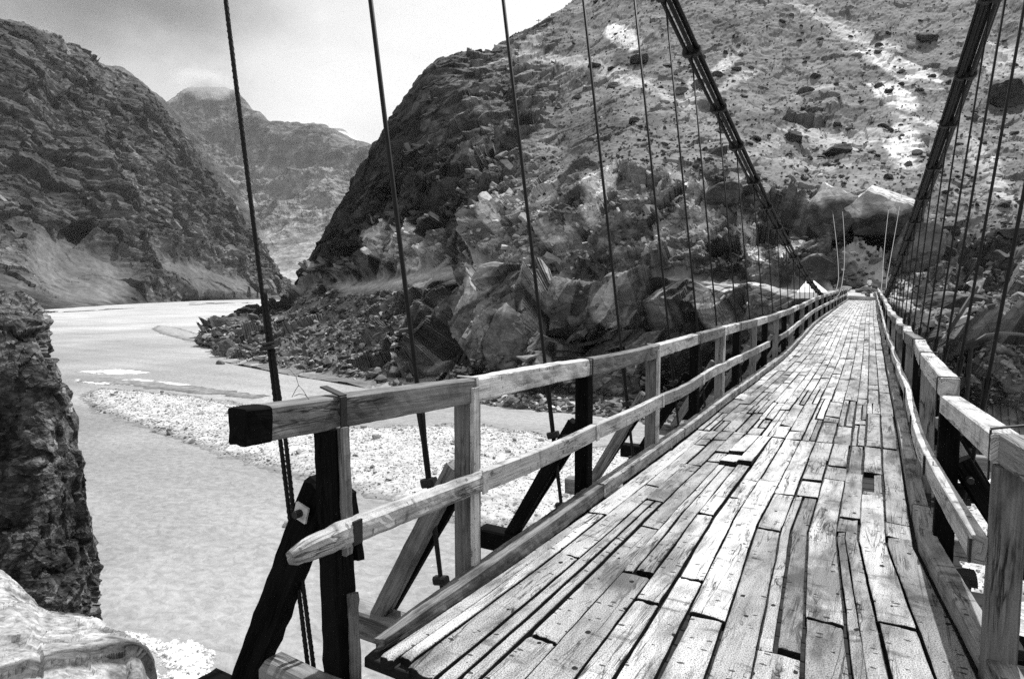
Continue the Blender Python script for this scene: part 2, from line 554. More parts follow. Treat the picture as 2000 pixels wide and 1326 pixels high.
M_HILL = rock_mat('hillside_rock', 0.55, 0.22, 0.3, 0.3, .3, .32, .45, True)
M_MOUNT = rock_mat('mountain_rock', 4.5, 0.35, 8.0, 0.45, chips=.4, byrock=True)
M_FAR = rock_mat('far_mountain_rock', 13.0, 0.3, 25.0, 0.5, chips=.35, crackv=.2)
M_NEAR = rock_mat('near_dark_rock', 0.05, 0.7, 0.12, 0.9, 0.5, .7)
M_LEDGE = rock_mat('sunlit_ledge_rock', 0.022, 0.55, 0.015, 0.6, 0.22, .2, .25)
M_BOULD = rock_mat('boulder_rock', 0.5, 0.35, 0.4, 0.6, .4, .3, .35)
M_STONE = rock_mat('loose_stone', 0.3, 0.35, 0.2, 0.4, .3, .35, .2)
M_PEB = rock_mat('river_pebbles', 0.12, 0.25, 0.05, 0.25, 0.15, .25, .15)


# ------------------------------------------------------------------ terrain lofts
def loft(cols, nc, nr, wl=True, extra_rows=None):
    """cols: list of (px, [(py, depth|None) ...]); None depth = on the water plane.
    returns world grid (nr,nc,3), row parameter (nr), px (nc)"""
    X = np.array([c[0] for c in cols], float)
    nrow = len(cols[0][1])
    PY = np.array([[r[0] for r in c[1]] for c in cols], float)
    D = np.array([[(15.6 / max(-(ray(c[0], r[0])[2]), 1e-4) if r[1] is None else r[1]) for r in c[1]] for c in cols], float)
    xs = np.linspace(X[0], X[-1], nc)
    py = pchip(xs, X, PY.T)                       # (rows, nc)
    ld = pchip(xs, X, np.log(D).T)
    step = np.abs(np.diff(PY, axis=0 if False else 1)).mean(0) + 8
    cum = np.concatenate([[0], np.cumsum(step)])
    t = np.interp(np.linspace(0, cum[-1], nr), cum, np.arange(nrow))
    py2 = pchip(t, np.arange(nrow), py.T).T       # (nr, nc)
    ld2 = pchip(t, np.arange(nrow), ld.T).T
    P = at(np.broadcast_to(xs, py2.shape), py2, np.exp(ld2))
    return P, t, xs


def normals(P):
    a = np.gradient(P, axis=1)
    b = np.gradient(P, axis=0)
    n = np.cross(a, b)
    n /= np.linalg.norm(n, axis=-1)[..., None] + 1e-12
    flip = (n * (EYE - P)).sum(-1) < 0
    n[flip] *= -1
    return n


def blob(PX, PY, cx, cy, rx, ry, ang=0.0, soft=0.35):
    a = math.radians(ang)
    dx, dy = PX - cx, PY - cy
    u = (dx * math.cos(a) + dy * math.sin(a)) / rx
    v = (-dx * math.sin(a) + dy * math.cos(a)) / ry
    return np.clip((1 - np.hypot(u, v)) / soft + 0.5, 0, 1)


def lowpoly_rock(n=13, flat=0.7):
    bm = bmesh.new()
    pts = rng.normal(size=(n, 3))
    pts /= np.linalg.norm(pts, axis=1)[:, None]
    pts *= rng.uniform(.75, 1.05, (n, 1)) * np.array([1, rng.uniform(.6, 1), flat * rng.uniform(.6, 1)])
    for p in pts:
        bm.verts.new(p)
    bmesh.ops.convex_hull(bm, input=bm.verts)
    bmesh.ops.triangulate(bm, faces=bm.faces)
    lone = [v for v in bm.verts if not v.link_faces]
    bmesh.ops.delete(bm, geom=lone, context='VERTS')
    bm.verts.index_update()
    V = np.array([v.co[:] for v in bm.verts])
    Fa = np.array([[v.index for v in f.verts] for f in bm.faces])
    bm.free()
    return V, Fa


ROCKS = [lowpoly_rock(8 + i % 5, .7) for i in range(24)]




def joint_block():
    bm = bmesh.new()
    for x in (-1, 1):
        for y in (-1, 1):
            for z in (-1, 1):
                if rng.random() < .22:      # broken corner
                    for k in range(3):
                        q = np.array([x, y, z], float) * rng.uniform(.75, 1.0, 3)
                        q[k] *= rng.uniform(.2, .6)
                        bm.verts.new(q)
                else:
                    bm.verts.new(np.array([x, y, z]) * rng.uniform(.6, 1.05, 3))
    bmesh.ops.convex_hull(bm, input=bm.verts)
    bmesh.ops.triangulate(bm, faces=bm.faces)
    bmesh.ops.delete(bm, geom=[v for v in bm.verts if not v.link_faces], context='VERTS')
    bm.verts.index_update()
    V = np.array([v.co[:] for v in bm.verts]) * .8
    Fa = np.array([[v.index for v in f.verts] for f in bm.faces])
    bm.free()
    return V, Fa


SLABS = [joint_block() for i in range(48)]


def rot_xyz(ax, ay, az):
    cx, sx, cy, sy, cz, sz = math.cos(ax), math.sin(ax), math.cos(ay), math.sin(ay), math.cos(az), math.sin(az)
    return np.array([[cz, -sz, 0], [sz, cz, 0], [0, 0, 1]]) @ np.array([[cy, 0, sy], [0, 1, 0], [-sy, 0, cy]]) @ np.array([[1, 0, 0], [0, cx, -sx], [0, sx, cx]])


def slabs(P, N, size, alb, dip, jit, sink=.35, shape=(1.5, .95, .48)):
    """jointed rock: angular blocks that share a bedding direction, half sunk in the face; returns V, F, albedo"""
    Vs, Fs, As, n = [], [], [], 0
    for p, q, z_, a in zip(P, N, size, alb):
        V, Fa = SLABS[rng.integers(len(SLABS))]
        R = rot_xyz(rng.normal() * jit, rng.normal() * jit, rng.normal() * jit * 1.5) @ rot_xyz(*dip)
        sc3 = np.array(shape) * rng.uniform(.7, 1.4, 3) * z_
        v = ((V * sc3) @ R.T) + p - q * z_ * sink * shape[2]
        Vs.append(v)
        Fs.append(Fa + n)
        As.append(np.full(len(v), a))
        n += len(v)
    return np.concatenate(Vs), np.concatenate(Fs), np.concatenate(As)


def step_wave(x, k=.78):
    """ledges: rises slowly, drops fast"""
    f = x - np.floor(x)
    return np.where(f < k, f / k, (1 - f) / (1 - k)) - .5


# ---- far bank: crag, road bench, scree hill
HC = [
    (400, [(676, None), (668, None), (665, 190), (661, 200), (659, 205), (657, 212), (655, 218), (653, 225), (664, 250)]),
    (430, [(704, None), (692, None), (670, 175), (652, 190), (648, 196), (645, 203), (642, 210), (640, 218), (655, 250)]),
    (500, [(720, None), (706, None), (668, 170), (635, 195), (628, 203), (620, 212), (615, 222), (610, 232), (640, 270)]),
    (560, [(732, None), (718, None), (665, 165), (615, 195), (606, 205), (598, 215), (592, 226), (588, 238), (625, 290)]),
    (622, [(742, None), (726, None), (650, 160), (568, 197), (550, 209), (530, 214), (510, 220), (490, 228), (590, 300)]),
    (680, [(752, None), (738, None), (655, 150), (578, 176), (548, 192), (500, 198), (430, 208), (378, 222), (560, 320)]),
    (735, [(762, None), (747, None), (660, 138), (575, 160), (542, 179), (470, 188), (370, 203), (288, 222), (520, 330)]),
    (795, [(770, None), (755, None), (660, 126), (567, 146), (530, 166), (440, 178), (300, 200), (196, 225), (480, 330)]),
    (845, [(772, None), (757, None), (650, 118), (558, 134), (519, 154), (430, 166), (270, 195), (128, 228), (420, 330)]),
    (890, [(775, None), (760, None), (640, 112), (553, 125), (514, 145), (420, 158), (260, 190), (108, 232), (330, 330)]),
    (945, [(777, None), (762, None), (640, 108), (545, 121), (517, 133), (420, 150), (260, 185), (104, 240), (250, 350)]),
    (1000, [(780, None), (765, None), (640, 104), (549, 113), (532, 121), (430, 140), (270, 180), (80, 270), (160, 350)]),
    (1080, [(783, None), (768, None), (640, 100), (552, 107), (538, 112), (410, 128), (270, 175), (36, 290), (60, 370)]),
    (1160, [(787, None), (772, None), (640, 96), (557, 102), (545, 106), (372, 124), (230, 175), (-20, 300), (-40, 370)]),
    (1300, [(800, None), (785, None), (650, 90), (555, 96), (546, 99), (352, 120), (180, 185), (-120, 300), (-130, 370)]),
    (1450, [(815, None), (800, None), (670, 84), (564, 88), (555, 91), (385, 108), (180, 185), (-160, 300), (-170, 370)]),
    (1580, [(835, None), (820, None), (690, 77), (577, 77), (566, 82), (425, 103), (200, 180), (-180, 300), (-190, 370)]),
    (1700, [(850, None), (832, None), (700, 65.5), (580, 65.0), (569, 78), (440, 100), (200, 180), (-180, 300), (-190, 370)]),
    (1800, [(862, None), (845, None), (725, 64), (618, 66), (588, 76), (450, 99), (200, 178), (-180, 300), (-190, 370)]),
    (1900, [(872, None), (855, None), (745, 62), (650, 66), (605, 76), (460, 98), (200, 176), (-180, 300), (-190, 370)]),
    (2050, [(882, None), (865, None), (765, 60), (680, 66), (620, 77), (470, 98), (200, 175), (-180, 300), (-190, 370)]),
    (2350, [(900, None), (880, None), (785, 60), (700, 68), (640, 79), (480, 100), (200, 175), (-180, 300), (-190, 370)]),
]
HP, ht, hx = loft(HC, 1250, 640)
NRM = normals(HP)
PXg, PYg, DGg = to_px(HP)
T = np.broadcast_to(ht[:, None], PXg.shape)
# how craggy each stretch is (row bands x columns)
crag = np.interp(ht, [0, 0.8, 1.2, 2.6, 2.93, 3.1, 3.9, 4.15, 4.9, 5.3, 6.0, 7.0, 8.0], [.5, .6, 1, 1, .35, .06, .06, .8, 1, .8, .75, .7, .6])[:, None] * np.ones_like(PXg)
scree = np.clip((PXg - (945 + (T - 5) * 40)) / 160, 0, 1) * np.clip((T - 4.85) * 3, 0, 1)
rub = np.clip((830 - PXg) / 120, 0, 1) * np.clip((3.0 - T) * 3, 0, 1)
wob = fbm(HP * 0.03, 3, 91)
scree = np.clip(scree * 1.3 - np.clip(wob * 1.2, 0, .6), 0, 1)
crag = crag * (1 - 0.82 * scree) * (1 - 0.6 * rub)
flatroad = np.clip(1 - np.abs(T - 3.5) / 0.6, 0, 1)
# bedding: stretch the noise domain along dipping slabs
ca, sa = math.cos(0.75), math.sin(0.75)
B = np.stack([HP[..., 0] * ca + HP[..., 2] * sa, HP[..., 1], (-HP[..., 0] * sa + HP[..., 2] * ca) * 1.9], -1)
B = B + 1.4 * np.stack([fbm(HP * .11, 3, 5), fbm(HP * .11, 3, 6), fbm(HP * .11, 3, 7)], -1)
sc = np.clip(DGg / 115.0, 0.6, 2.2)
spur0 = np.clip((960 - PXg - (T - 5) * 30) / 120, 0, 1) * np.clip((T - 4.3) * 1.4, 0, 1)
crag = crag * (1 - .45 * spur0) * np.interp(T, [0, 5.6, 6.6, 8], [1, 1, .3, .3])
lowc = np.clip((PXg - 740) / 80, 0, 1) * np.clip((3.6 - T) * 3, 0, 1)
upc = np.clip((PXg - 900) / 80, 0, 1) * np.clip((T - 3.9) * 4, 0, 1) * np.clip((5.3 - T) * 3, 0, 1)
lowc = np.maximum(lowc, .5 * upc)
strata = .45 + .75 * np.clip(fbm(HP * .04, 2, 63) + .5, 0, 1)
disp = crag * (2.0 * ridged(HP * 0.045, 3, 21) * np.clip(sc, 1, 2)
               + 4.2 * lowc * facets(B * 0.052, 25, 2.0)
               + 2.4 * facets(B * 0.09, 31, 2.2) * sc
               + 0.85 * (1 - .5 * lowc) * facets(B * 0.24, 41, 2.2) * sc
               + 0.17 * (1 - .55 * lowc) * facets(B * 0.62, 51, 2.2)
               + strata * (1 - .45 * lowc) * (.75 * step_wave(B[..., 2] * .22 + .9 * fbm(HP * .05, 2, 57)) + .32 * step_wave(B[..., 2] * .62 + 1.3 * fbm(HP * .09, 2, 58)) + .5 * step_wave((B[..., 0] + .4 * B[..., 1]) * .16 + .8 * fbm(HP * .06, 2, 59)))
               + 0.03 * fbm(HP * 1.5, 3, 61))
disp += (1 - crag) * (1.2 * fbm(HP * 0.06, 4, 71) * (1 - flatroad) + 0.22 * fbm(HP * 0.9, 3, 81) + 0.10 * np.maximum(fbm(HP * 2.2, 2, 85), 0))
disp *= np.clip(np.interp(ht, [0, .7, 1.3], [.3, .35, 1]), 0, 1)[:, None]
# gullies and low rock ribs that run down the scree
disp += scree * 2.2 * ridged(np.stack([HP[..., 0] * .05, HP[..., 1] * .012, HP[..., 2] * .012], -1) + 3, 3, 95)
# the landing of the bridge stays clear
land = blob(PXg, PYg, 1690, 574, 70, 20, 0, 0.6)
landslope = blob(PXg, PYg, 1715, 525, 95, 52, 18, 0.5)
scree = np.maximum(scree, landslope)
crag = crag * (1 - .75 * landslope)
disp *= 1 - .5 * spur0 * np.clip((T - 5.7) * 1.2, 0, 1)
disp += spur0 * np.clip((T - 5.4) * 1.2, 0, 1) * (1.5 * ridged(HP * .07, 3, 181) + .9 * fbm(HP * .22, 3, 183) + .7 * step_wave(HP[..., 2] * .16 + .8 * fbm(HP * .05, 2, 185)))
disp *= 1 - 0.95 * land
HV = HP + NRM * disp[..., None]
PX2, PY2, _ = to_px(HV)
# ---- colour of the ground, with sunlit crag facets painted in
alb = np.full(PXg.shape, 0.12)
alb = alb * (1 + 0.6 * fbm(HP * .05, 3, 131)) * (1 + 1.1 * facets(B * 0.24, 41, .2)) * (1 + .9 * facets(B * .09, 31, .2)) * (1 + .5 * facets(B * .62, 51, .2)) * (1 + 1.2 * lowc * facets(B * .052, 25, .1))
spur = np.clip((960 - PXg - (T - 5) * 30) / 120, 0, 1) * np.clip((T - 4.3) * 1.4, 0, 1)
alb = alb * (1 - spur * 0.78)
sc_alb = 0.195 * (1 + 0.55 * fbm(HP * 0.10, 4, 141))
alb = alb * (1 - scree) + sc_alb * scree
alb = alb * (1 - rub) + 0.17 * rub
rd = np.clip(1 - np.abs(T - 3.5) / 0.5, 0, 1) * np.clip((PXg - 630) / 40, 0, 1)
alb = alb * (1 - rd) + 0.42 * rd
PATCH = [(1216, 78, 36, 20, 25, .72), (1600, 38, 60, 10, 22, .5), (1655, 70, 60, 13, 25, .5), (1712, 92, 50, 9, 25, .48), (1735, 140, 62, 13, 25, .75), (1790, 150, 45, 11, 28, .7), (1712, 118, 26, 9, 25, .6),
         (1742, 200, 48, 20, 32, .72), (1758, 300, 34, 42, -22, .62), (1640, 282, 70, 13, 8, .48), (1590, 262, 70, 8, 0, .42), (1700, 270, 90, 8, 4, .42), (1412, 135, 40, 13, -40, .55), (1440, 165, 50, 10, -30, .45), (1130, 130, 120, 13, 12, .45), (1240, 170, 90, 12, 22, .45),
         (1600, 180, 60, 6, -5, .4), (1960, 130, 60, 36, 30, .5), (1915, 330, 20, 60, -30, .42), (1960, 400, 40, 14, 35, .45), (1350, 190, 40, 20, -50, .42), (1560, 330, 90, 14, 6, .36), (1800, 250, 60, 6, 12, .5), (1480, 300, 60, 10, -20, .36), (1000, 118, 50, 6, -8, .42), (1040, 90, 30, 8, -30, .38),
         (1165, 400, 22, 40, 8, .8), (1195, 362, 14, 18, 10, .85), (1350, 375, 40, 9, 28, .75), (1465, 455, 16, 55, -18, .75), (1545, 480, 26, 34, -25, .7), (985, 460, 14, 16, 0, .8), (790, 480, 46, 24, -30, .55), (745, 470, 30, 30, -30, .42), (1050, 400, 60, 14, -25, .42), (1260, 420, 50, 20, 20, .4), (1380, 450, 30, 30, 30, .42), (1100, 470, 30, 22, 0, .4), (1300, 500, 40, 10, 10, .4), (930, 620, 60, 12, -30, .4), (1180, 600, 30, 20, -40, .42), (1060, 650, 30, 26, -40, .36), (1390, 610, 30, 20, 10, .36), (820, 515, 40, 10, -20, .45), (1000, 545, 60, 5, 8, .5), (1100, 556, 80, 4, 3, .45), (1450, 570, 90, 4, 2, .5), (1560, 580, 60, 4, 6, .45), (1860, 580, 60, 5, -8, .5), (900, 525, 60, 6, -8, .34),  # crag patches here paint sunlit facets into the albedo
         (1720, 525, 85, 45, 18, .36), (1690, 575, 60, 10, 0, .42), (960, 600, 40, 12, -35, .34), (1280, 600, 24, 40, 20, .26), (1090, 580, 60, 8, -18, .34)]
nzp = fbm(HP * 0.22, 4, 151)
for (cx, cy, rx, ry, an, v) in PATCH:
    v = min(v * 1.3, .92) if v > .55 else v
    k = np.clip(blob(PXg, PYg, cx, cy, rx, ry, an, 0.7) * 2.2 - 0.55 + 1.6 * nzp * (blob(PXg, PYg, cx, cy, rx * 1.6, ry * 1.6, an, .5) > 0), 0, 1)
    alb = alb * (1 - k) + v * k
DARKP = [(1610, 228, 90, 9, -4, .09), (1500, 246, 60, 8, 2, .1), (1215, 120, 18, 22, 0, .07), (1255, 118, 26, 16, 10, .07), (1970, 190, 50, 40, 10, .08), (1160, 270, 80, 45, -20, .09), (1420, 385, 70, 20, 35, .07), (1010, 128, 40, 8, 0, .10)]
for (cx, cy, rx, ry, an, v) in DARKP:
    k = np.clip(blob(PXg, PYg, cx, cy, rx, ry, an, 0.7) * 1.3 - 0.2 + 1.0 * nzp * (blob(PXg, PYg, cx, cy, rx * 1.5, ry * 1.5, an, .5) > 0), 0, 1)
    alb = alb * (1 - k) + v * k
# dark stones and scrub spread over the scree
dots = fbm(HP * np.array([.55, .55, .8]), 2, 161)
alb *= 1 - 0.62 * scree * np.clip((dots - 0.28) * 5, 0, 1)
alb = np.clip(alb, 0.012, 0.8)
vis = (PXg > 560) & (PXg < 2060) & (PYg > -20) & (PYg < 1000)
parts_ = [(HV.reshape(-1, 3), grid_faces(*PXg.shape), alb.ravel())]
rockatt = [np.clip(crag * 1.3, 0, 1).ravel()]
n_ = PXg.size
NH = normals(HV)
cg = crag * (1 - flatroad) * (1 - land) * (T > 1.0)
lower = (T < 2.9) & (PXg > 760)
upper = (T > 4.05) & (scree < .45) & (T < 5.9)
dipA, dipB = (0.15, -0.55, 0.35), (0.25, 0.62, 0.1)
for cond, n0, lo, hi, dip, jit, sk in (
        (lower & (T < 2.6), 70, .8, 1.8, dipA, .28, .9), (lower, 900, .25, .5, dipA, .4, .6),
        (upper & (PXg > 930), 110, .8, 1.8, dipB, .28, 1.0), (upper & (PXg > 930), 2600, .25, .6, dipB, .4, .5),
        (upper & (PXg <= 930), 500, .4, 1.0, dipB, .3, .95)):
    w_ = (cg * vis * cond).astype(float)
    w_ = (w_ * (.15 + np.clip(fbm(HP * .05, 3, 171) + .35, 0, 1))).ravel()
    pk = rng.choice(len(w_), n0, p=w_ / w_.sum())
    zs = np.exp(rng.uniform(math.log(lo), math.log(hi), n0)) * np.clip(DGg.ravel()[pk] / 120, .7, 1.6)
    ab_ = alb.ravel()[pk] * np.exp(rng.normal(.1, .45, n0))
    v_, f_, a_ = slabs(HV.reshape(-1, 3)[pk], NH.reshape(-1, 3)[pk], zs, np.clip(ab_, .02, .6), dip, jit, sk)
    parts_.append((v_, f_ + n_, a_))
    rockatt.append(np.full(len(v_), .55))
    n_ += len(v_)
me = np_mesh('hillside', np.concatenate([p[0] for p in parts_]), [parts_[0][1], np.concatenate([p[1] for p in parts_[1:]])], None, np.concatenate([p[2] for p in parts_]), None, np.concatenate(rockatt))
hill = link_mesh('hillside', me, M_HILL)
tag(hill, kind='structure')
HPX, HPY = PX2, PY2


def on_hill(px, py):
    """terrain point seen at a pixel of the photograph"""
    d2 = (HPX[:-60] - px) ** 2 + (HPY[:-60] - py) ** 2
    i = np.unravel_index(np.argmin(d2), d2.shape)
    return HV[i], NRM[i]


# ---- left mountain
LM = [
    (-420, [(640, None), (632, None), (600, 420), (420, 520), (150, 640), (-160, 800), (0, 1100)]),
    (-200, [(630, None), (622, None), (560, 500), (380, 620), (130, 740), (-60, 860), (60, 1200)]),
    (0, [(616, None), (610, None), (545, 620), (390, 720), (210, 810), (50, 930), (140, 1300)]),
    (60, [(613, None), (607, None), (560, 640), (420, 740), (240, 850), (72, 980), (160, 1350)]),
    (130, [(610, None), (602, None), (570, 700), (470, 800), (290, 900), (103, 1050), (200, 1400)]),
    (200, [(606, None), (597, None), (560, 760), (470, 860), (310, 960), (140, 1120), (240, 1500)]),
    (265, [(602, None), (593, None), (568, 830), (480, 930), (330, 1030), (175, 1190), (280, 1600)]),
    (310, [(599, None), (591, None), (572, 890), (490, 980), (360, 1090), (224, 1250), (320, 1700)]),
    (355, [(597, None), (589, None), (562, 960), (500, 1050), (400, 1160), (284, 1320), (380, 1800)]),
    (400, [(595, None), (587, None), (565, 1030), (520, 1110), (440, 1230), (345, 1390), (430, 1900)]),
    (445, [(593, None), (586, None), (570, 1100), (540, 1180), (480, 1300), (398, 1450), (480, 2000)]),
    (490, [(592, None), (585, None), (573, 1180), (555, 1250), (515, 1370), (466, 1500), (540, 2100)]),
    (520, [(591, None), (584.5, None), (575, 1250), (563, 1320), (540, 1420), (513, 1550), (570, 2200)]),
    (550, [(590, None), (584, None), (579, 1350), (573, 1420), (563, 1500), (551, 1620), (576, 2300)]),
    (585, [(589, None), (583.5, None), (581.5, 1500), (579, 1580), (577, 1660), (575, 1750), (578, 2400)]),
]
P, tt, xx = loft(LM, 640, 380)
N = normals(P)
px, py, dg = to_px(P)
Tm = np.broadcast_to(tt[:, None], px.shape)
env = np.interp(tt, [0, 1, 1.7, 2.4, 5, 6], [.02, .04, .35, 1, 1, .8])[:, None]
talus = np.clip(blob(px, py, 150, 525, 100, 72, 32, .5) * 1.3, 0, 1) * np.clip((py - (430 + (px - 60) * .45)) / 20, 0, 1)
talus = np.maximum(talus, np.clip(blob(px, py, 400, 548, 130, 26, 18, .6), 0, 1))
env = env * (1 - 0.88 * talus)
Bm = np.stack([P[..., 0] * .8 + P[..., 2] * .6, P[..., 1], (-P[..., 0] * .6 + P[..., 2] * .8) * 1.6], -1)
Bm = Bm + 14 * np.stack([fbm(P * .012, 3, 5), fbm(P * .012, 3, 6), fbm(P * .012, 3, 7)], -1)
dsp = env * (26 * ridged(np.stack([(P[..., 0] * .5 + P[..., 1]) * .0075, P[..., 2] * .0026, P[..., 0] * .002], -1), 4, 201) + 12 * np.clip(1.9 - .3 * tt[:, None], .35, 1) * facets(Bm * .011, 211, 2.0) + 5.0 * facets(Bm * .03, 221, 2.0) + 1.1 * facets(Bm * .075, 226, 1.8) + 4.5 * step_wave(Bm[..., 2] * .030 + .7 * fbm(P * .006, 2, 233)) + 1.8 * step_wave(Bm[..., 2] * .085 + fbm(P * .012, 2, 235)) + .8 * fbm(P * .12, 3, 231)) * np.clip(1 - (tt[:, None] - 4.2) * .5, .55, 1)
dsp += talus * 2.0 * fbm(P * .05, 3, 241)
dsp *= np.clip((dg - 380) / 500, .35, 1)
V = P + N * dsp[..., None]
al = 0.075 * (1 + .6 * fbm(P * .008, 3, 251)) * (1 + .7 * facets(Bm * .03, 221, .2)) * (1 + .6 * facets(Bm * .011, 211, .1))
al = al * (1 - talus) + 0.125 * (1 + .3 * fbm(P * np.array([.05, .05, .012]), 3, 257) + .45 * fbm(P * .22, 3, 259)) * talus
strip = np.clip((0.98 - Tm) * 6, 0, 1)
al = al * (1 - strip) + .06 * strip
low = np.clip((1.55 - Tm) * 3, 0, 1) * np.clip((fbm(P * .03, 3, 261) + .1) * 4, 0, 1)
al = al * (1 - .6 * low)
Vf = V.reshape(-1, 3)
NM_ = normals(V).reshape(-1, 3)
parts_ = [(Vf, grid_faces(*px.shape), np.clip(al, .015, .6).ravel())]
n_ = len(Vf)
ridgew = np.clip(fbm(P * .006, 3, 271) + .3, 0, 1)
for n0, lo, hi in ((300, 3, 6), (1500, 1.5, 3)):
    w_ = ((1 - talus) * (Tm > 1.5) * (Tm < (4.5 if lo > 8 else 4.95)) * ridgew * (px > -80)).ravel()
    pk = rng.choice(len(w_), n0, p=w_ / w_.sum())
    zs = np.exp(rng.uniform(math.log(lo), math.log(hi), n0)) * np.clip(dg.ravel()[pk] / 900, .6, 1.6)
    v_, f_, a_ = slabs(Vf[pk], NM_[pk], zs, np.clip(al.ravel()[pk] * np.exp(rng.normal(0, .4, n0)), .02, .3), (.3, .7, .5), .3, .75, (1.3, .8, .45))
    parts_.append((v_, f_ + n_, a_))
    n_ += len(v_)
me = np_mesh('mountain', np.concatenate([p[0] for p in parts_]), [parts_[0][1], np.concatenate([p[1] for p in parts_[1:]])], None, np.concatenate([p[2] for p in parts_]), None, np.concatenate([(1 - talus).ravel(), np.ones(n_ - len(Vf))]))
tag(link_mesh('mountain', me, M_MOUNT), kind='structure')
LMV, LMPX, LMPY = V, px, py

# ---- mountain behind it and the far massif
MM = [
    (60, [(600, 2600), (480, 2800), (300, 3100), (85, 3300), (200, 4200)]),
    (180, [(600, 2600), (480, 2800), (300, 3100), (128, 3300), (240, 4200)]),
    (205, [(600, 2600), (480, 2800), (310, 3100), (137, 3300), (250, 4200)]),
    (230, [(600, 2600), (490, 2800), (330, 3100), (141, 3300), (260, 4200)]),
    (272, [(600, 2600), (500, 2800), (360, 3100), (163, 3350), (280, 4200)]),
    (300, [(600, 2600), (505, 2800), (370, 3100), (186, 3400), (300, 4200)]),
    (322, [(600, 2600), (510, 2800), (390, 3100), (206, 3450), (310, 4200)]),
    (370, [(600, 2600), (520, 2900), (420, 3200), (262, 3500), (340, 4200)]),
    (430, [(600, 2600), (530, 2900), (460, 3200), (345, 3500), (400, 4200)]),
    (500, [(600, 2600), (545, 2900), (500, 3200), (440, 3500), (470, 4200)]),
]
FM = [
    (240, [(590, 3000), (520, 3600), (420, 4300), (320, 4900), (250, 5400), (300, 7000)]),
    (318, [(590, 2900), (520, 3600), (420, 4300), (300, 4900), (206, 5400), (260, 7000)]),
    (345, [(590, 2800), (520, 3600), (420, 4300), (300, 4900), (190, 5400), (250, 7000)]),
    (380, [(590, 2800), (520, 3500), (420, 4200), (300, 4900), (173, 5400), (250, 7000)]),
    (420, [(590, 2700), (520, 3400), (420, 4200), (300, 4900), (172, 5400), (250, 7000)]),
    (455, [(590, 2600), (525, 3300), (430, 4100), (310, 4900), (182, 5400), (260, 7000)]),
    (480, [(590, 2500), (530, 3200), (440, 4000), (330, 4800), (208, 5300), (270, 7000)]),
    (505, [(588, 2400), (532, 3100), (450, 3900), (345, 4700), (226, 5200), (290, 7000)]),
    (532, [(587, 2300), (535, 3000), (455, 3800), (350, 4600), (243, 5100), (300, 7000)]),
    (560, [(586, 2200), (540, 2900), (460, 3700), (350, 4500), (242, 5000), (300, 7000)]),
    (600, [(585, 2100), (545, 2800), (465, 3600), (350, 4400), (244, 4900), (300, 7000)]),
    (650, [(584, 2100), (545, 2800), (470, 3500), (355, 4300), (258, 4800), (310, 7000)]),
    (700, [(583, 2100), (545, 2800), (470, 3400), (365, 4200), (279, 4700), (330, 7000)]),
    (740, [(583, 2100), (545, 2800), (475, 3300), (375, 4100), (295, 4600), (340, 7000)]),
    (860, [(583, 2100), (545, 2800), (480, 3300), (400, 4100), (340, 4600), (380, 7000)]),
]
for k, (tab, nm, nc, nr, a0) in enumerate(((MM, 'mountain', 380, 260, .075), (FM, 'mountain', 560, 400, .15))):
    P, tt, xx = loft(tab, nc, nr)
    N = normals(P)
    px, py, dg = to_px(P)
    nrw = len(tab[0][1]) - 1
    env = np.interp(tt, [0, .6, 1.4, nrw - 1, nrw], [.04, .25, 1, .8, .6])[:, None]
    fan = np.clip((py - 395) / 90, 0, 1) * np.clip((px - 440) / 50, 0, 1) if k else np.zeros_like(px)
    env = env * (1 - .75 * fan)
    q = np.stack([P[..., 0] * .0032, P[..., 1] * .0032, P[..., 2] * .0009], -1)
    dsp = env * (85 * ridged(q, 5, 301 + k) + 8 * facets(P * .006, 311 + k, .9) + 12 * ridged(P * .012, 3, 321 + k)) * np.clip(1 - (tt[:, None] - (nrw - 2)) * .6, .4, 1)
    V = P + N * dsp[..., None]
    V[-3:] = P[-3:]
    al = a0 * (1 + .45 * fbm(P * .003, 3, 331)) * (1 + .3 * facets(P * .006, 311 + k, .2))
    if k:
        gul = ridged(np.stack([px * .03 - py * .012, px * .0, py * .004], -1), 3, 341) if False else ridged(P * np.array([.006, .003, .0015]), 3, 341)
        al = al * (1 + .55 * np.clip(gul, 0, 1)) + fan * (.07 + .04 * fbm(P * .01, 4, 351))
        snow = np.clip((290 - py) / 40, 0, 1) * np.clip((fbm(P * .006, 4, 361) - .22) * 6, 0, 1) * np.clip((540 - px) / 60, 0, 1)
        al = al * (1 - snow * .6) + .45 * snow * .6
        hf = 0.085 * np.clip((380 - py) / 120, 0, 1)
        al = np.clip(al - hf, .05, 1)
    me = np_mesh(nm, V.reshape(-1, 3), grid_faces(*px.shape), None, np.clip(al, .02, .6).ravel())
    tag(link_mesh(nm, me, M_FAR), kind='structure')

# snow dome far up the valley
SD = [(600, [(330, 11000), (300, 11400), (286, 11800), (330, 14000)]), (640, [(330, 11000), (285, 11400), (252, 11800), (330, 14000)]), (665, [(330, 11000), (285, 11400), (255, 11800), (330, 14000)]),
      (690, [(330, 11000), (290, 11400), (270, 11800), (330, 14000)]), (712, [(330, 11000), (300, 11400), (284, 11800), (330, 14000)]), (745, [(330, 11000), (315, 11400), (302, 11800), (330, 14000)])]
P, tt, xx = loft(SD, 90, 60)
P += normals(P) * (60 * fbm(P * .002, 4, 401))[..., None]
me = np_mesh('snow_mountain', P.reshape(-1, 3), grid_faces(*P.shape[:2]), None, np.full(P.shape[0] * P.shape[1], .8))
tag(link_mesh('snow_mountain', me, M_FAR), kind='structure')

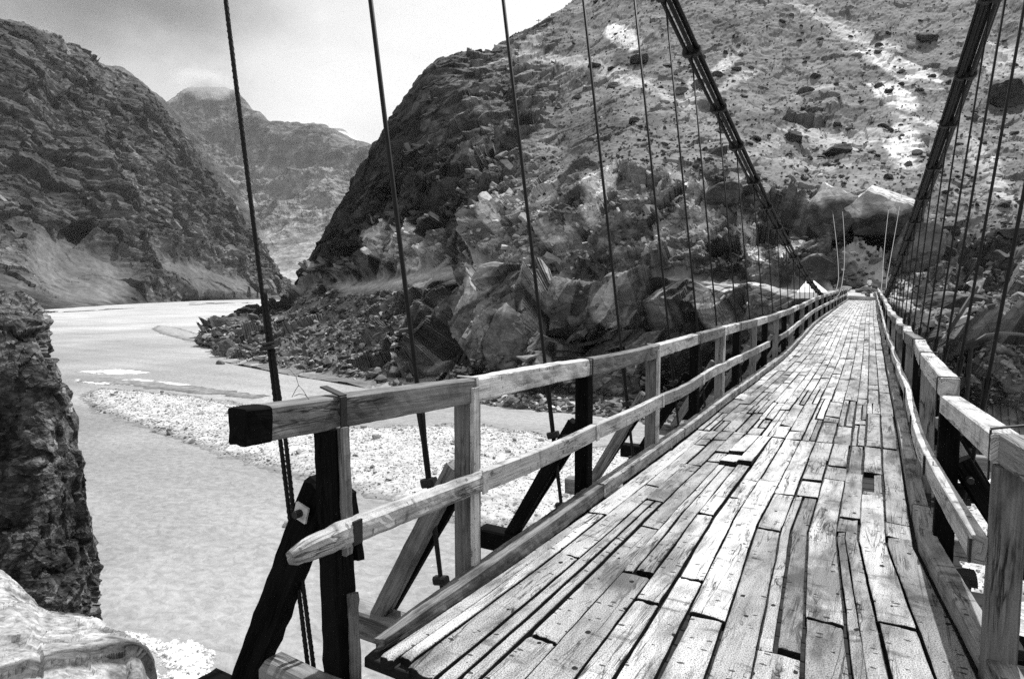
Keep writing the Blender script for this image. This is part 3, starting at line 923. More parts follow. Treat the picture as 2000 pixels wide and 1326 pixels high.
def cloud(px, py, d, w, h, seed, dens):
    c = at(px, py, d)
    m, t = new_mat('cloud_vapour')
    tc = nd(t, 'ShaderNodeTexCoord').outputs['Object']
    ln = nd(t, 'ShaderNodeVectorMath', {0: tc}, operation='LENGTH').outputs['Value']
    mp = nd(t, 'ShaderNodeMapping', {'Vector': tc, 'Location': (seed, 0, 0), 'Scale': (1.6, 1.6, .9)}).outputs[0]
    n = nd(t, 'ShaderNodeTexNoise', {'Vector': mp, 'Scale': 1.3, 'Detail': 5.0, 'Roughness': .6}).outputs[0]
    de = mth(t, 'MAXIMUM', mth(t, 'SUBTRACT', mth(t, 'MULTIPLY', n, 1.9), mth(t, 'ADD', ln, .18)), 0.0)
    v = nd(t, 'ShaderNodeVolumePrincipled', {'Color': (.92, .92, .92, 1), 'Density': mth(t, 'MULTIPLY', de, dens), 'Anisotropy': .2})
    nd(t, 'ShaderNodeOutputMaterial', {'Volume': v.outputs[0]})
    bm = bmesh.new()
    bmesh.ops.create_icosphere(bm, subdivisions=3, radius=1.0)
    me = bpy.data.meshes.new('cloud')
    bm.to_mesh(me)
    bm.free()
    o = link_mesh('cloud', me, m)
    o.location = c
    o.scale = (w / F_PX * d / 2, w / F_PX * d / 2, h / F_PX * d / 2)
    tag(o, kind='stuff')


cloud(405, 166, 5000, 150, 62, 2.0, .010)
cloud(60, 66, 1150, 130, 50, 5.0, .015)

# ---- river bed / valley floor out to the horizon
gv = np.array([(-9000, -400, -6), (9000, -400, -6), (9000, 16000, -6), (-9000, 16000, -6)], float)
me = np_mesh('ground', gv, np.array([[0, 1, 2, 3]]), None, np.full(4, .15))
tag(link_mesh('ground', me, M_MOUNT), kind='structure')


# ---- river
def water_mat():
    m, t = new_mat('silty_river_water')
    pos = nd(t, 'ShaderNodeNewGeometry').outputs['Position']
    mp = nd(t, 'ShaderNodeMapping', {'Vector': pos, 'Rotation': (0, 0, -0.6), 'Scale': (0.62, 1.0, 1.0)}).outputs[0]
    w1 = nd(t, 'ShaderNodeTexNoise', {'Vector': mp, 'Scale': 2.1, 'Detail': 5.0, 'Roughness': 0.62, 'Distortion': 0.5}).outputs[0]
    w2 = nd(t, 'ShaderNodeTexNoise', {'Vector': mp, 'Scale': 0.5, 'Detail': 4.0, 'Roughness': 0.55}).outputs[0]
    w3 = nd(t, 'ShaderNodeTexNoise', {'Vector': pos, 'Scale': 0.03, 'Detail': 4.0, 'Roughness': 0.55}).outputs[0]
    v = mth(t, 'MULTIPLY', ramp(t, mth(t, 'MULTIPLY', mth(t, 'ADD', nd(t, 'ShaderNodeSeparateXYZ', {0: pos}).outputs[1], mth(t, 'MULTIPLY', w3, 120.0)), 0.002), [(0.15, 0.20), (0.5, 0.46)]), ramp(t, w1, [(0.36, 0.80), (0.5, 1.0), (0.66, 1.22)]))  # distant river painted paler, standing in for bright sky reflection
    ms = nd(t, 'ShaderNodeMapping', {'Vector': pos, 'Rotation': (0, 0, -0.75), 'Scale': (.028, .30, 1.0)}).outputs[0]
    ws_ = nd(t, 'ShaderNodeTexNoise', {'Vector': ms, 'Scale': 1.0, 'Detail': 5.0, 'Roughness': .6, 'Distortion': .8}).outputs[0]
    v = mth(t, 'MULTIPLY', v, ramp(t, ws_, [(0.34, .88), (0.5, 1.0), (0.68, 1.1)]))
    v = mth(t, 'MULTIPLY', v, ramp(t, w3, [(0.35, 0.85), (0.65, 1.15)]))
    h = mth(t, 'ADD', w1, mth(t, 'MULTIPLY', w2, 2.0))
    finish(t, v, 0.34, h, 0.55, 0.18, 0.8)
    return m


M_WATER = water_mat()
gx = np.concatenate([np.linspace(-1800, 300, 60)])
gy = np.concatenate([np.linspace(-60, 5200, 60)])
XX, YY = np.meshgrid(gx, gy)
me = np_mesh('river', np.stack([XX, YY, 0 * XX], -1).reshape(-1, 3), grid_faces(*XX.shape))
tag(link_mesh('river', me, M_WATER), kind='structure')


# ---- gravel bars
def poly_inside(poly, X, Y):
    ins = np.zeros(X.shape, bool)
    n = len(poly)
    for i in range(n):
        x1, y1 = poly[i]
        x2, y2 = poly[(i + 1) % n]
        c = ((y1 > Y) != (y2 > Y)) & (X < (x2 - x1) * (Y - y1) / (y2 - y1 + 1e-12) + x1)
        ins ^= c
    return ins


def seg_dist(poly, X, Y):
    d = np.full(X.shape, 1e9)
    n = len(poly)
    for i in range(n):
        a = np.array(poly[i])
        b = np.array(poly[(i + 1) % n])
        ab = b - a
        t = np.clip(((X - a[0]) * ab[0] + (Y - a[1]) * ab[1]) / (ab @ ab + 1e-9), 0, 1)
        d = np.minimum(d, np.hypot(X - a[0] - t * ab[0], Y - a[1] - t * ab[1]))
    return d


BAR = [(158, 778), (163, 766), (200, 759), (330, 768), (450, 785), (560, 803), (640, 822), (700, 836), (860, 829), (960, 832), (1010, 842), (1090, 850), (1150, 872), (1240, 866), (1330, 880), (1500, 895), (1700, 905), (1850, 925), (1960, 912), (2250, 930),
       (2300, 1180), (2000, 1200), (1800, 1190), (1400, 1090), (1100, 1030), (1000, 1040), (900, 1022), (840, 1002), (760, 976), (690, 962), (560, 925), (450, 898), (330, 850), (230, 820), (178, 797)]
BARW = [tuple(at_z(a, b, 0.0)[:2]) for a, b in BAR]
bx = np.array([p[0] for p in BARW])
by = np.array([p[1] for p in BARW])


def bar_sheet(name, polyw, step, top, seed, m, albv):
    bx = np.array([p[0] for p in polyw])
    by = np.array([p[1] for p in polyw])
    X, Y = np.meshgrid(np.arange(bx.min() - 2, bx.max() + 2, step), np.arange(by.min() - 2, by.max() + 2, step))
    q = np.stack([X, Y, 0 * X], -1)
    jx = X + 1.6 * fbm(q * .35, 4, seed)
    jy = Y + 1.6 * fbm(q * .35, 4, seed + 3)
    sd = seg_dist(polyw, jx, jy) * np.where(poly_inside(polyw, jx, jy), 1, -1)
    Z = np.clip(sd * .12, -.5, top) * 1.0 + .06 * fbm(q * .8, 4, seed + 7) * np.clip(sd, 0, 1) + .03
    hole = np.clip((fbm(q * .09, 3, seed + 11) - .30) * 3, 0, 1)
    Z -= hole * .5 * (name == 'gravel_bar')
    keep = Z > -.12
    kf = keep[:-1, :-1] | keep[1:, :-1] | keep[:-1, 1:] | keep[1:, 1:]
    F = grid_faces(*X.shape)[kf.ravel()]
    used = np.unique(F)
    mapi = np.full(X.size, -1)
    mapi[used] = np.arange(len(used))
    Vv = np.stack([X, Y, Z], -1).reshape(-1, 3)[used]
    al = albv * (1 + .25 * fbm(q * .5, 3, seed + 13)).ravel()[used]
    al = al * np.clip(.38 + (Vv[:, 2] - .02) * 2.4, .38, 1)     # wet stones at the edge
    me = np_mesh(name, Vv, mapi[F], None, al)
    o = link_mesh(name, me, m)
    tag(o, kind='structure')
    return X, Y, Z, sd


def scatter_mesh(name, pts, sizes, albs, m, sink=.25, nrm=None, tilt=.5):
    Vs, Fs, As, n = [], [], [], 0
    for i, (p, s, a) in enumerate(zip(pts, sizes, albs)):
        V, Fa = ROCKS[rng.integers(len(ROCKS))]
        th = rng.uniform(0, 2 * np.pi)
        c, sn = math.cos(th), math.sin(th)
        R = np.array([[c, -sn, 0], [sn, c, 0], [0, 0, 1]])
        ph = rng.normal() * tilt
        c, sn = math.cos(ph), math.sin(ph)
        R = R @ np.array([[1, 0, 0], [0, c, -sn], [0, sn, c]])
        v = (V * s) @ R.T + p + np.array([0, 0, s * (.5 - sink)])
        Vs.append(v)
        Fs.append(Fa + n)
        As.append(np.full(len(v), a))
        n += len(v)
    me = np_mesh(name, np.concatenate(Vs), np.concatenate(Fs), None, np.concatenate(As))
    return link_mesh(name, me, m)


X, Y, Z, sd = bar_sheet('gravel_bar', BARW, 0.30, .55, 501, M_PEB, .50)
ok = np.argwhere((Z > .05))
w_ = 1.0 / (np.hypot(X, Y)[ok[:, 0], ok[:, 1]]) ** 1.2
pk = ok[rng.choice(len(ok), 30000, p=w_ / w_.sum())]
pp = np.stack([X[pk[:, 0], pk[:, 1]], Y[pk[:, 0], pk[:, 1]], Z[pk[:, 0], pk[:, 1]]], 1)
pp[:, :2] += rng.uniform(-.15, .15, (len(pp), 2))
sz = np.exp(rng.normal(-2.85, .40, len(pp))) * np.clip(np.hypot(pp[:, 0], pp[:, 1]) / 45, .8, 1.7)
pab = rng.uniform(.34, .62, len(pp)) * np.clip(.45 + pp[:, 2] * 1.5, .45, 1)
big = rng.random(len(pp)) < .012
sz = np.where(big, sz * rng.uniform(2.2, 4.0, len(pp)), sz)
pab = np.where(big, pab * .6, pab)
o = scatter_mesh('pebbles', pp, sz, pab, M_PEB, .3)
tag(o, kind='stuff')

SPIT = [(296, 642), (310, 636), (345, 640), (400, 656), (440, 668), (420, 672), (360, 664), (315, 652)]
bar_sheet('sandbar', [tuple(at_z(a, b, 0.0)[:2]) for a, b in SPIT], 1.2, .35, 551, M_PEB, .34)
RIF = [(150, 742), (200, 738), (300, 745), (420, 760), (520, 772), (500, 778), (380, 768), (260, 754), (170, 748)]
bar_sheet('shoal', [tuple(at_z(a, b, 0.0)[:2]) for a, b in RIF], .6, .12, 571, M_PEB, .33)
STRIP = [(905, 768), (980, 772), (1080, 778), (1180, 784), (1260, 768), (1340, 790), (1420, 830), (1330, 842), (1240, 822), (1150, 812), (1050, 802), (960, 792), (900, 782)]
STW = [tuple(at_z(a, b, 0.0)[:2]) for a, b in STRIP]
X, Y, Z, sd = bar_sheet('stony_strip', STW, .5, .5, 591, M_PEB, .2)
ok = np.argwhere(Z > .03)
pk = ok[rng.choice(len(ok), 1100)]
pp = np.stack([X[pk[:, 0], pk[:, 1]], Y[pk[:, 0], pk[:, 1]], Z[pk[:, 0], pk[:, 1]]], 1)
o = scatter_mesh('rubble', pp, np.exp(rng.normal(-.95, .5, len(pp))), np.where(rng.random(len(pp)) < .3, rng.uniform(.3, .6, len(pp)), rng.uniform(.06, .2, len(pp))), M_STONE, .2)
tag(o, kind='stuff')


# ---- foam where the current breaks
def foam_mat():
    m, t = new_mat('river_foam')
    pos = nd(t, 'ShaderNodeNewGeometry').outputs['Position']
    n = nd(t, 'ShaderNodeTexNoise', {'Vector': pos, 'Scale': 7.0, 'Detail': 6.0, 'Roughness': .7}).outputs[0]
    ed = nd(t, 'ShaderNodeAttribute', attribute_name='alb').outputs['Fac']
    al = ramp(t, mth(t, 'ADD', ed, mth(t, 'MULTIPLY', mth(t, 'SUBTRACT', n, .5), 1.5)), [(.50, 0.0), (.85, .95)])
    p = nd(t, 'ShaderNodeBsdfPrincipled', {'Base Color': (.62, .62, .62, 1), 'Roughness': .8, 'Alpha': al})
    nd(t, 'ShaderNodeOutputMaterial', {'Surface': p.outputs[0]})
    return m


M_FOAM = foam_mat()


def foam(poly, step, seed, thr=-.05, sc=1.0):
    pw = [tuple(at_z(a, b, 0.0)[:2]) for a, b in poly]
    bx = np.array([p[0] for p in pw])
    by = np.array([p[1] for p in pw])
    X, Y = np.meshgrid(np.arange(bx.min(), bx.max(), step), np.arange(by.min(), by.max(), step))
    q = np.stack([X, Y, 0 * X], -1)
    sd = seg_dist(pw, X, Y) * np.where(poly_inside(pw, X, Y), 1, -1)
    f = .7 * fbm(q * 1.6 / sc, 6, seed, .75) + .5 * ridged(q * 3.4 / sc, 4, seed + 9, .7) - .12 + np.clip(sd / (1.2 * sc), -1.5, .3)
    Z = .015 + np.clip(f - thr, 0, .5) * .22 + .05 * fbm(q * 3, 3, seed + 5) * (f > thr)
    keep = f > thr - .45
    kf = keep[:-1, :-1] & keep[1:, :-1] & keep[:-1, 1:] & keep[1:, 1:]
    F = grid_faces(*X.shape)[kf.ravel()]
    if not len(F):
        return
    used = np.unique(F)
    mapi = np.full(X.size, -1)
    mapi[used] = np.arange(len(used))
    me = np_mesh('foam', np.stack([X, Y, Z], -1).reshape(-1, 3)[used], mapi[F], None, np.clip(.5 + (f - thr) * 1.1, 0, 1).ravel()[used])
    tag(link_mesh('foam', me, M_FOAM, None, True), kind='stuff')


foam([(320, 1262), (380, 1255), (405, 1285), (390, 1345), (330, 1345), (345, 1300), (318, 1285)], .035, 611, .10, .8)
foam([(240, 1235), (300, 1245), (330, 1262), (300, 1275), (250, 1262)], .035, 621, .3, .6)
foam([(250, 1300), (310, 1312), (330, 1345), (270, 1345)], .035, 631, .3, .6)
foam([(150, 742), (260, 742), (380, 752), (300, 752), (180, 750)], .3, 641, .1, 3)
foam([(150, 727), (230, 722), (300, 728), (230, 731)], .3, 651, .1, 3)

# ------------------------------------------------------------------ rocks
def boulder(name, center, size, seed, label, albedo=.1, top=None, planes=11, res=4, group=None, cat='boulder', m=None, front=None, noise=.05, fine=1.0):
    """size = half extents; a dense sphere cut by planes, then weathered"""
    bm = bmesh.new()
    bmesh.ops.create_icosphere(bm, subdivisions=res, radius=1.0)
    V = np.array([v.co[:] for v in bm.verts])
    Fa = np.array([[v.index for v in f.verts] for f in bm.faces])
    bm.free()
    r = np.random.default_rng(seed)
    pl = r.normal(size=(planes, 3))
    pl /= np.linalg.norm(pl, axis=1)[:, None]
    hs = r.uniform(.45, .8, planes)
    if front is not None:
        for f_, h_ in front:
            f_ = np.array(f_, float)
            pl = np.concatenate([pl, [f_ / np.linalg.norm(f_)]])
            hs = np.concatenate([hs, [h_]])
    for _ in range(2):
        for n_, h_ in zip(pl, hs):
            d = V @ n_ - h_
            V = V - np.where(d > 0, d, 0)[:, None] * n_ * .98
    nn = V / (np.linalg.norm(V, axis=1)[:, None] + 1e-9)
    V = V + nn * (noise * 1.6 * fbm(V * 2.2 + seed, 4, seed) + noise * .9 * facets(V * 4.2 + seed, seed, .8))[:, None]
    V = V * np.asarray(size)
    al = np.full(len(V), albedo) * (1 + .35 * fbm(V * .9 / max(size) + seed, 3, seed + 2))
    if top is not None:  # sunlit top painted into the albedo
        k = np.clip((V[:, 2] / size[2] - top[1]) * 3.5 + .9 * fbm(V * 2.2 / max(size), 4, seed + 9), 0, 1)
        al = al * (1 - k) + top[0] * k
    me = np_mesh(name, V, Fa, None, np.clip(al, .012, .8))
    o = link_mesh(name, me, m or M_BOULD, None, False)
    o.location = center
    tag(o, label, cat, group)
    return o


def hill_boulder(px, py, w, h, seed, label, albedo=.1, deep=None, lift=.25, **kw):
    """boulder seen centred at (px, py), w x h photo pixels, sitting on the hillside"""
    P, n_ = on_hill(px, py + h * .35)
    d = (P - EYE) @ FW
    hw, hh = w / F_PX * d / 2, h / F_PX * d / 2
    c = at(px, py, d + hw * .3)
    return boulder('boulder', c, (hw, hw * (deep or .85), hh * 1.05), seed, label, albedo, **kw)


# big boulders above the landing
cam_side = (-.25, -.9, -.12)
b1 = boulder('boulder', at(1706, 432, 88.), (7.1, 4.8, 5.3), 3, 'huge dark boulder with a sunlit white cap above the far end of the bridge', .06, top=(.55, .02), planes=6, res=6, front=[(cam_side, .5), ((-.75, -.1, .66), .62), ((.55, -.25, .8), .66)], noise=.035)
boulder('boulder', at(1622, 408, 90.), (3.9, 3.3, 4.6), 8, 'pointed rock with a sunlit pale ledge, left of the huge white capped boulder', .085, top=(.6, .1), planes=8, res=5, front=[((.2, -.9, .0), .6), ((-.6, -.5, .5), .6)], noise=.05)
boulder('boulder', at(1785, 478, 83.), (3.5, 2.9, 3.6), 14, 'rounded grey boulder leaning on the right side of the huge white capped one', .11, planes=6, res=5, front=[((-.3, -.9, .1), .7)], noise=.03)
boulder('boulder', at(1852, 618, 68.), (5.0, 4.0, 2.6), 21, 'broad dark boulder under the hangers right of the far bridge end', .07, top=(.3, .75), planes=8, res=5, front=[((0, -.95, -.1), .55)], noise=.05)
for i, (px_, py_, w_, h_, lb, ab, tp_) in enumerate([
        (985, 655, 105, 150, 'upright wedge of streaked grey rock in the middle of the river cliff', .11, .4),
        (1095, 612, 190, 100, 'long dark leaning slab under the road in the river cliff', .055, .38),
        (1212, 605, 100, 120, 'pale streaked rock column between two dark clefts of the river cliff', .16, .36),
        (1598, 520, 84, 74, 'smooth dark rock face just left of the far left cable', .05, .45),
        (1945, 715, 150, 110, 'dark undercut rock behind the right hand railing', .04, .3),
        (1990, 640, 120, 60, 'grey flat topped ledge at the right edge behind the hangers', .12, .4)]):
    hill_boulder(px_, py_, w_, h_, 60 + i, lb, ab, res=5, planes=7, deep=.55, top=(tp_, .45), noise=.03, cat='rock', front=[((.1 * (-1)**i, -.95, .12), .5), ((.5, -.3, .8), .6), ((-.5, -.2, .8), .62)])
BL = [
    (1806, 77, 48, 27, 'large dark boulder high on the scree slope at upper right', .05),
    (1550, 268, 48, 26, 'dark boulder half sunk in pale scree left of the flat topped one', .05),
    (1641, 294, 62, 28, 'wide flat topped dark boulder in the middle of the scree', .055),
    (1250, 118, 40, 30, 'dark boulder just below the white sand patch by the skyline', .05),
    (1972, 184, 70, 70, 'tall dark outcrop block at the right edge of the slope', .06),
    (1978, 458, 66, 44, 'dark boulder low on the slope at the right edge', .06),
    (1850, 452, 60, 24, 'slab shaped dark rock behind the right hand hangers', .07),
    (1420, 385, 86, 56, 'long tilted dark slab on top of the crag', .06),
    (1500, 398, 40, 40, 'angular grey block between the crag and the left cable', .11),
    (1540, 402, 36, 44, 'pale angular block on the ridge beside the left cable', .2),
    (1462, 372, 40, 30, 'squarish dark block behind the long tilted slab', .07),
    (1505, 378, 34, 20, 'small pale rock perched above the angular grey block', .35),
    (1553, 377, 18, 22, 'upright light stone on the scree above the left cable', .3),
    (1365, 165, 30, 20, 'rounded grey boulder beside the left cable on the upper slope', .12),
    (1330, 180, 36, 18, 'low grey boulder left of the main cable high on the slope', .14),
    (985, 458, 26, 28, 'white topped block standing at the corner of the roadside crag', .3),
    (1690, 566, 30, 16, 'rounded pale boulder at the end of the deck', .33),
    (1652, 566, 28, 14, 'low pale boulder beside the left rail end', .3),
    (1712, 548, 22, 26, 'pale boulder just left of the far right cable foot', .4),
]
for i, (px_, py_, w_, h_, lb, ab) in enumerate(BL):
    hill_boulder(px_, py_, w_, h_, 100 + i, lb, ab, res=4, planes=9, front=[((0, -.9, -.05), .6)])
# shoreline boulders on the left point
SB = [(445, 676, 46, 38, 'big rounded boulder at the water edge of the rubble point', .10), (462, 628, 50, 28, 'large angular block at the tip of the rubble point', .11), (425, 655, 28, 20, 'dark boulder at the far corner of the rubble point', .06), (495, 622, 34, 20, 'flat sided block behind the large angular one on the point', .14),
      (433, 708, 26, 8, 'low flat rock standing alone in the river', .12), (520, 700, 42, 20, 'wide dark rock on the waterline right of the rounded boulder', .09), (650, 718, 20, 18, 'small dark round boulder on the gravel shore', .05), (575, 690, 40, 26, 'pale angular block in the shore rubble', .24)]
for i, (px_, py_, w_, h_, lb, ab) in enumerate(SB):
    if i == 4:
        c = at_z(px_, py_ + 2, .1)
        d = (c - EYE) @ FW
        boulder('boulder', c, (w_ / F_PX * d / 2, w_ / F_PX * d / 3, .9), 160, lb, ab, res=3)
    else:
        hill_boulder(px_, py_, w_, h_, 140 + i, lb, ab, res=4, planes=10)

# countable mid-size boulders over the slope and the point
protos = []
for k in range(6):
    o = boulder('boulder', (0, 0, -40), (1, .8, .62), 300 + k, 'dark boulder lying loose on the scree slope', .065, res=3, planes=7, noise=.03, group='loose boulders on the scree slope')
    protos.append(o)
cnt = 0
used_p = [False] * 6
while cnt < 120:
    j, i = rng.integers(150, 560), rng.integers(420, 1230)
    qx, qy = HPX[j, i], HPY[j, i]
    if not (0 < qy < 560 and 1000 < qx < 2000) or scree[j, i] < .5:
        continue
    if 1560 < qx < 1830 and 330 < qy < 560:
        continue
    k = rng.integers(6)
    o = protos[k]
    if used_p[k]:
        o = o.copy()
        COL.objects.link(o)
    used_p[k] = True
    s = float(np.exp(rng.normal(.0, .38))) * (0.8 + .5 * (qy < 250))
    P_ = HV[j, i]
    o.location = (P_[0], P_[1], P_[2] + .02 * s)
    o.scale = (s, s, s)
    o.rotation_euler = (rng.normal() * .2, rng.normal() * .2, rng.uniform(0, 6.28))
    cnt += 1


def hill_points(n, cond, wt=None):
    idx = np.argwhere(cond)
    w = None
    if wt is not None:
        w = wt[cond]
        w = w / w.sum()
    pk = idx[rng.choice(len(idx), n, p=w)]
    return HV[pk[:, 0], pk[:, 1]]


inview = (HPX > -50) & (HPX < 2050) & (HPY > -30) & (HPY < 1000)
pts = hill_points(4800, inview & (scree > .3), None)
sz = np.exp(rng.normal(-1.0, .45, len(pts)))
ab = np.where(rng.random(len(pts)) < .3, rng.uniform(.3, .55, len(pts)), rng.uniform(.04, .16, len(pts)))
tag(scatter_mesh('scree', pts, sz, ab, M_STONE, .3), kind='stuff')
pts = hill_points(5200, inview & (rub > .25) & (T > .9) & (T < 3.2))
sz = np.exp(rng.normal(-.75, .55, len(pts)))
ab = np.where(rng.random(len(pts)) < .25, rng.uniform(.22, .42, len(pts)), rng.uniform(.05, .16, len(pts)))
tag(scatter_mesh('rubble', pts, sz, ab, M_STONE, .2), kind='stuff')
pts = hill_points(1500, inview & (T > .8) & (T < 1.5))
sz = np.exp(rng.normal(-.7, .5, len(pts)))
tag(scatter_mesh('rubble', pts, sz, rng.uniform(.06, .35, len(pts)), M_STONE, .2), kind='stuff')
pts = hill_points(1500, inview & (HPX > 1730) & (T > 1.5) & (T < 4.6))
sz = np.exp(rng.normal(-1.35, .55, len(pts)))
tag(scatter_mesh('rubble', pts, sz, rng.uniform(.06, .36, len(pts)), M_STONE, .2), kind='stuff')


# ---- near dark outcrop and sunlit ledge on this bank
def rock_loft(name, cols, nc, nr, m, albedo, amps, seed, label, cat):
    P, t_, x_ = loft(cols, nc, nr)
    N = normals(P)
    Q = P * 1.0
    Bq = Q + .25 * np.stack([fbm(Q * .8, 3, seed), fbm(Q * .8, 3, seed + 1), fbm(Q * .8, 3, seed + 2)], -1)
    a, b, c, e = amps
    d = a * ridged(Q * .45, 3, seed + 4) + b * facets(Bq * np.array([1.3, 1.3, .7]), seed + 5, 1.8) + c * facets(Bq * np.array([3.6, 3.6, 2.0]), seed + 6, 2.0) + c * .4 * facets(Bq * 9.0, seed + 8, 1.8) + e * fbm(Q * 7, 3, seed + 7)
    V = P + N * d[..., None]
    al = albedo(P, V, t_, x_, Bq)
    me = np_mesh(name, V.reshape(-1, 3), grid_faces(*P.shape[:2]), None, np.clip(al, .01, .8).ravel())
    o = link_mesh(name, me, m)
    tag(o, label, cat)
    return o


OC = [
    (-500, [(1700, 8.5), (1210, 9.3), (900, 10.0), (640, 10.4), (575, 10.9), (560, 12.0), (700, 16)]),
    (-200, [(1700, 8.5), (1210, 9.2), (900, 9.9), (640, 10.3), (580, 10.8), (565, 12.0), (700, 16)]),
    (0, [(1700, 8.6), (1210, 9.2), (900, 9.8), (700, 10.1), (605, 10.6), (580, 11.8), (700, 16)]),
    (50, [(1700, 8.7), (1210, 9.2), (900, 9.8), (720, 10.1), (630, 10.6), (604, 11.6), (720, 16)]),
    (78, [(1700, 8.8), (1210, 9.3), (920, 9.9), (750, 10.2), (660, 10.6), (634, 11.4), (760, 16)]),
    (105, [(1700, 9.0), (1212, 9.5), (960, 10.1), (820, 10.5), (735, 10.9), (712, 11.4), (830, 16)]),
    (135, [(1700, 9.3), (1212, 9.8), (1040, 10.4), (930, 10.8), (860, 11.1), (815, 11.5), (930, 16)]),
    (158, [(1700, 9.8), (1214, 10.2), (1110, 10.7), (1040, 11.1), (1000, 11.4), (965, 11.8), (1060, 16)]),
    (170, [(1700, 10.4), (1216, 10.7), (1160, 11.2), (1120, 11.6), (1095, 11.9), (1070, 12.4), (1150, 16)]),
    (172, [(1700, 12), (1216, 12.2), (1165, 13), (1130, 14), (1100, 15), (1080, 16), (1160, 18)]),
]
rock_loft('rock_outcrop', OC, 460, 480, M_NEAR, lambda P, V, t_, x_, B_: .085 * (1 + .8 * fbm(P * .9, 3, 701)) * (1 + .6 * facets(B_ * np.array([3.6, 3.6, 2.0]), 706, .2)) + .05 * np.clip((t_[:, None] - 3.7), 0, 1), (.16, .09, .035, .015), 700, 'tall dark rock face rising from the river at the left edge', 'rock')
LG = [
    (-420, [(1700, 2.3), (1500, 2.75), (1330, 3.4), (1180, 4.3), (1060, 5.3), (1020, 5.8), (1500, 6.6), (2600, 7.5)]),
    (-120, [(1700, 2.35), (1500, 2.8), (1340, 3.4), (1200, 4.3), (1100, 5.2), (1070, 5.7), (1500, 6.5), (2600, 7.5)]),
    (0, [(1700, 2.4), (1500, 2.8), (1345, 3.4), (1220, 4.2), (1140, 5.0), (1118, 5.4), (1500, 6.3), (2600, 7.4)]),
    (60, [(1700, 2.45), (1500, 2.85), (1350, 3.4), (1245, 4.1), (1185, 4.8), (1166, 5.2), (1500, 6.2), (2600, 7.4)]),
    (75, [(1700, 2.5), (1500, 2.85), (1355, 3.4), (1255, 4.1), (1202, 4.7), (1186, 5.1), (1500, 6.1), (2600, 7.4)]),
    (112, [(1700, 2.55), (1500, 2.9), (1360, 3.4), (1265, 4.05), (1218, 4.6), (1203, 5.0), (1500, 6.0), (2600, 7.3)]),
    (165, [(1700, 2.6), (1500, 2.95), (1370, 3.4), (1278, 4.0), (1228, 4.5), (1212, 4.9), (1500, 6.0), (2600, 7.2)]),
    (205, [(1700, 2.7), (1500, 3.0), (1380, 3.4), (1295, 3.9), (1252, 4.3), (1238, 4.7), (1500, 5.9), (2600, 7.2)]),
    (245, [(1700, 2.8), (1500, 3.1), (1390, 3.4), (1315, 3.8), (1275, 4.1), (1262, 4.5), (1520, 5.8), (2600, 7.1)]),
    (272, [(1720, 2.9), (1560, 3.1), (1420, 3.35), (1350, 3.6), (1305, 3.9), (1290, 4.3), (1560, 5.6), (2600, 7.0)]),
    (284, [(1900, 3.0), (1750, 3.2), (1600, 3.4), (1480, 3.6), (1380, 3.9), (1335, 4.3), (1700, 5.6), (2600, 7.0)]),
    (286, [(2600, 3.2), (2500, 3.5), (2400, 3.8), (2300, 4.1), (2200, 4.4), (2100, 4.8), (2300, 5.6), (2600, 7.0)]),
]


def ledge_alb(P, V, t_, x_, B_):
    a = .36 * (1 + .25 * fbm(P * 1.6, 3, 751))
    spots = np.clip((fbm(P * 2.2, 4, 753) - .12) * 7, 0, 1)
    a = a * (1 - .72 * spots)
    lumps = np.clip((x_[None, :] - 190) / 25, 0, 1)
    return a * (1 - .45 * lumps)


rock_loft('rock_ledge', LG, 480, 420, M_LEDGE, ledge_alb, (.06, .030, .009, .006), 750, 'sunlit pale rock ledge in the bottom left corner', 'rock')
#BRIDGE
# ------------------------------------------------------------------ the bridge
KYD = [-2, 0, 2, 4, 6, 8, 12, 16, 20, 25, 30, 35, 45, 60, 78]
KZD = [-1.45, -1.62, -1.80, -1.885, -1.93, -1.945, -1.925, -1.93, -1.90, -1.73, -1.55, -1.46, -1.33, -1.12, -.92]


def zd(y):
    return EYE[2] + pchip(y, KYD, KZD)


def cxs(y):
    return pchip(y, [-2, 0, 10, 20, 25, 34, 50, 78], [0, 0, -.021, -.084, -.13, -.23, -.33, -.45])


def XL(y):
    return -2.137 + cxs(y)


def XR(y):
    y = np.asarray(y, float)
    return .331 + cxs(y) + np.clip(5.5 - y, 0, 9) * .10


POSTY = [2.28, 3.46, 5.41, 7.5, 9.6, 11.37, 12.93, 14.97, 16.73, 18.84]
while POSTY[-1] < 73:
    POSTY.append(POSTY[-1] + 1.97)
Y0, Y1 = 2.3, 76.0
bridge = tag(empty('suspension_bridge', (float(XL(2.3)) + 1.2, 2.3, float(zd(2.3)))), 'long wooden suspension bridge with plank deck and timber railings crossing the river', 'bridge')

# ---- running planks of the deck
db = MB()
rows_w = np.array([.19, .17, .19, .17, .20, .16, .18, .21, .19, .22, .22, .17, .20, .20])
edges = np.concatenate([[0], np.cumsum(rows_w)])
edges = edges / edges[-1]
JOINTS = [9.05, 16.6, 24.5, 33.0, 42.0, 52.0, 63.0]
rp = np.random.default_rng(23)


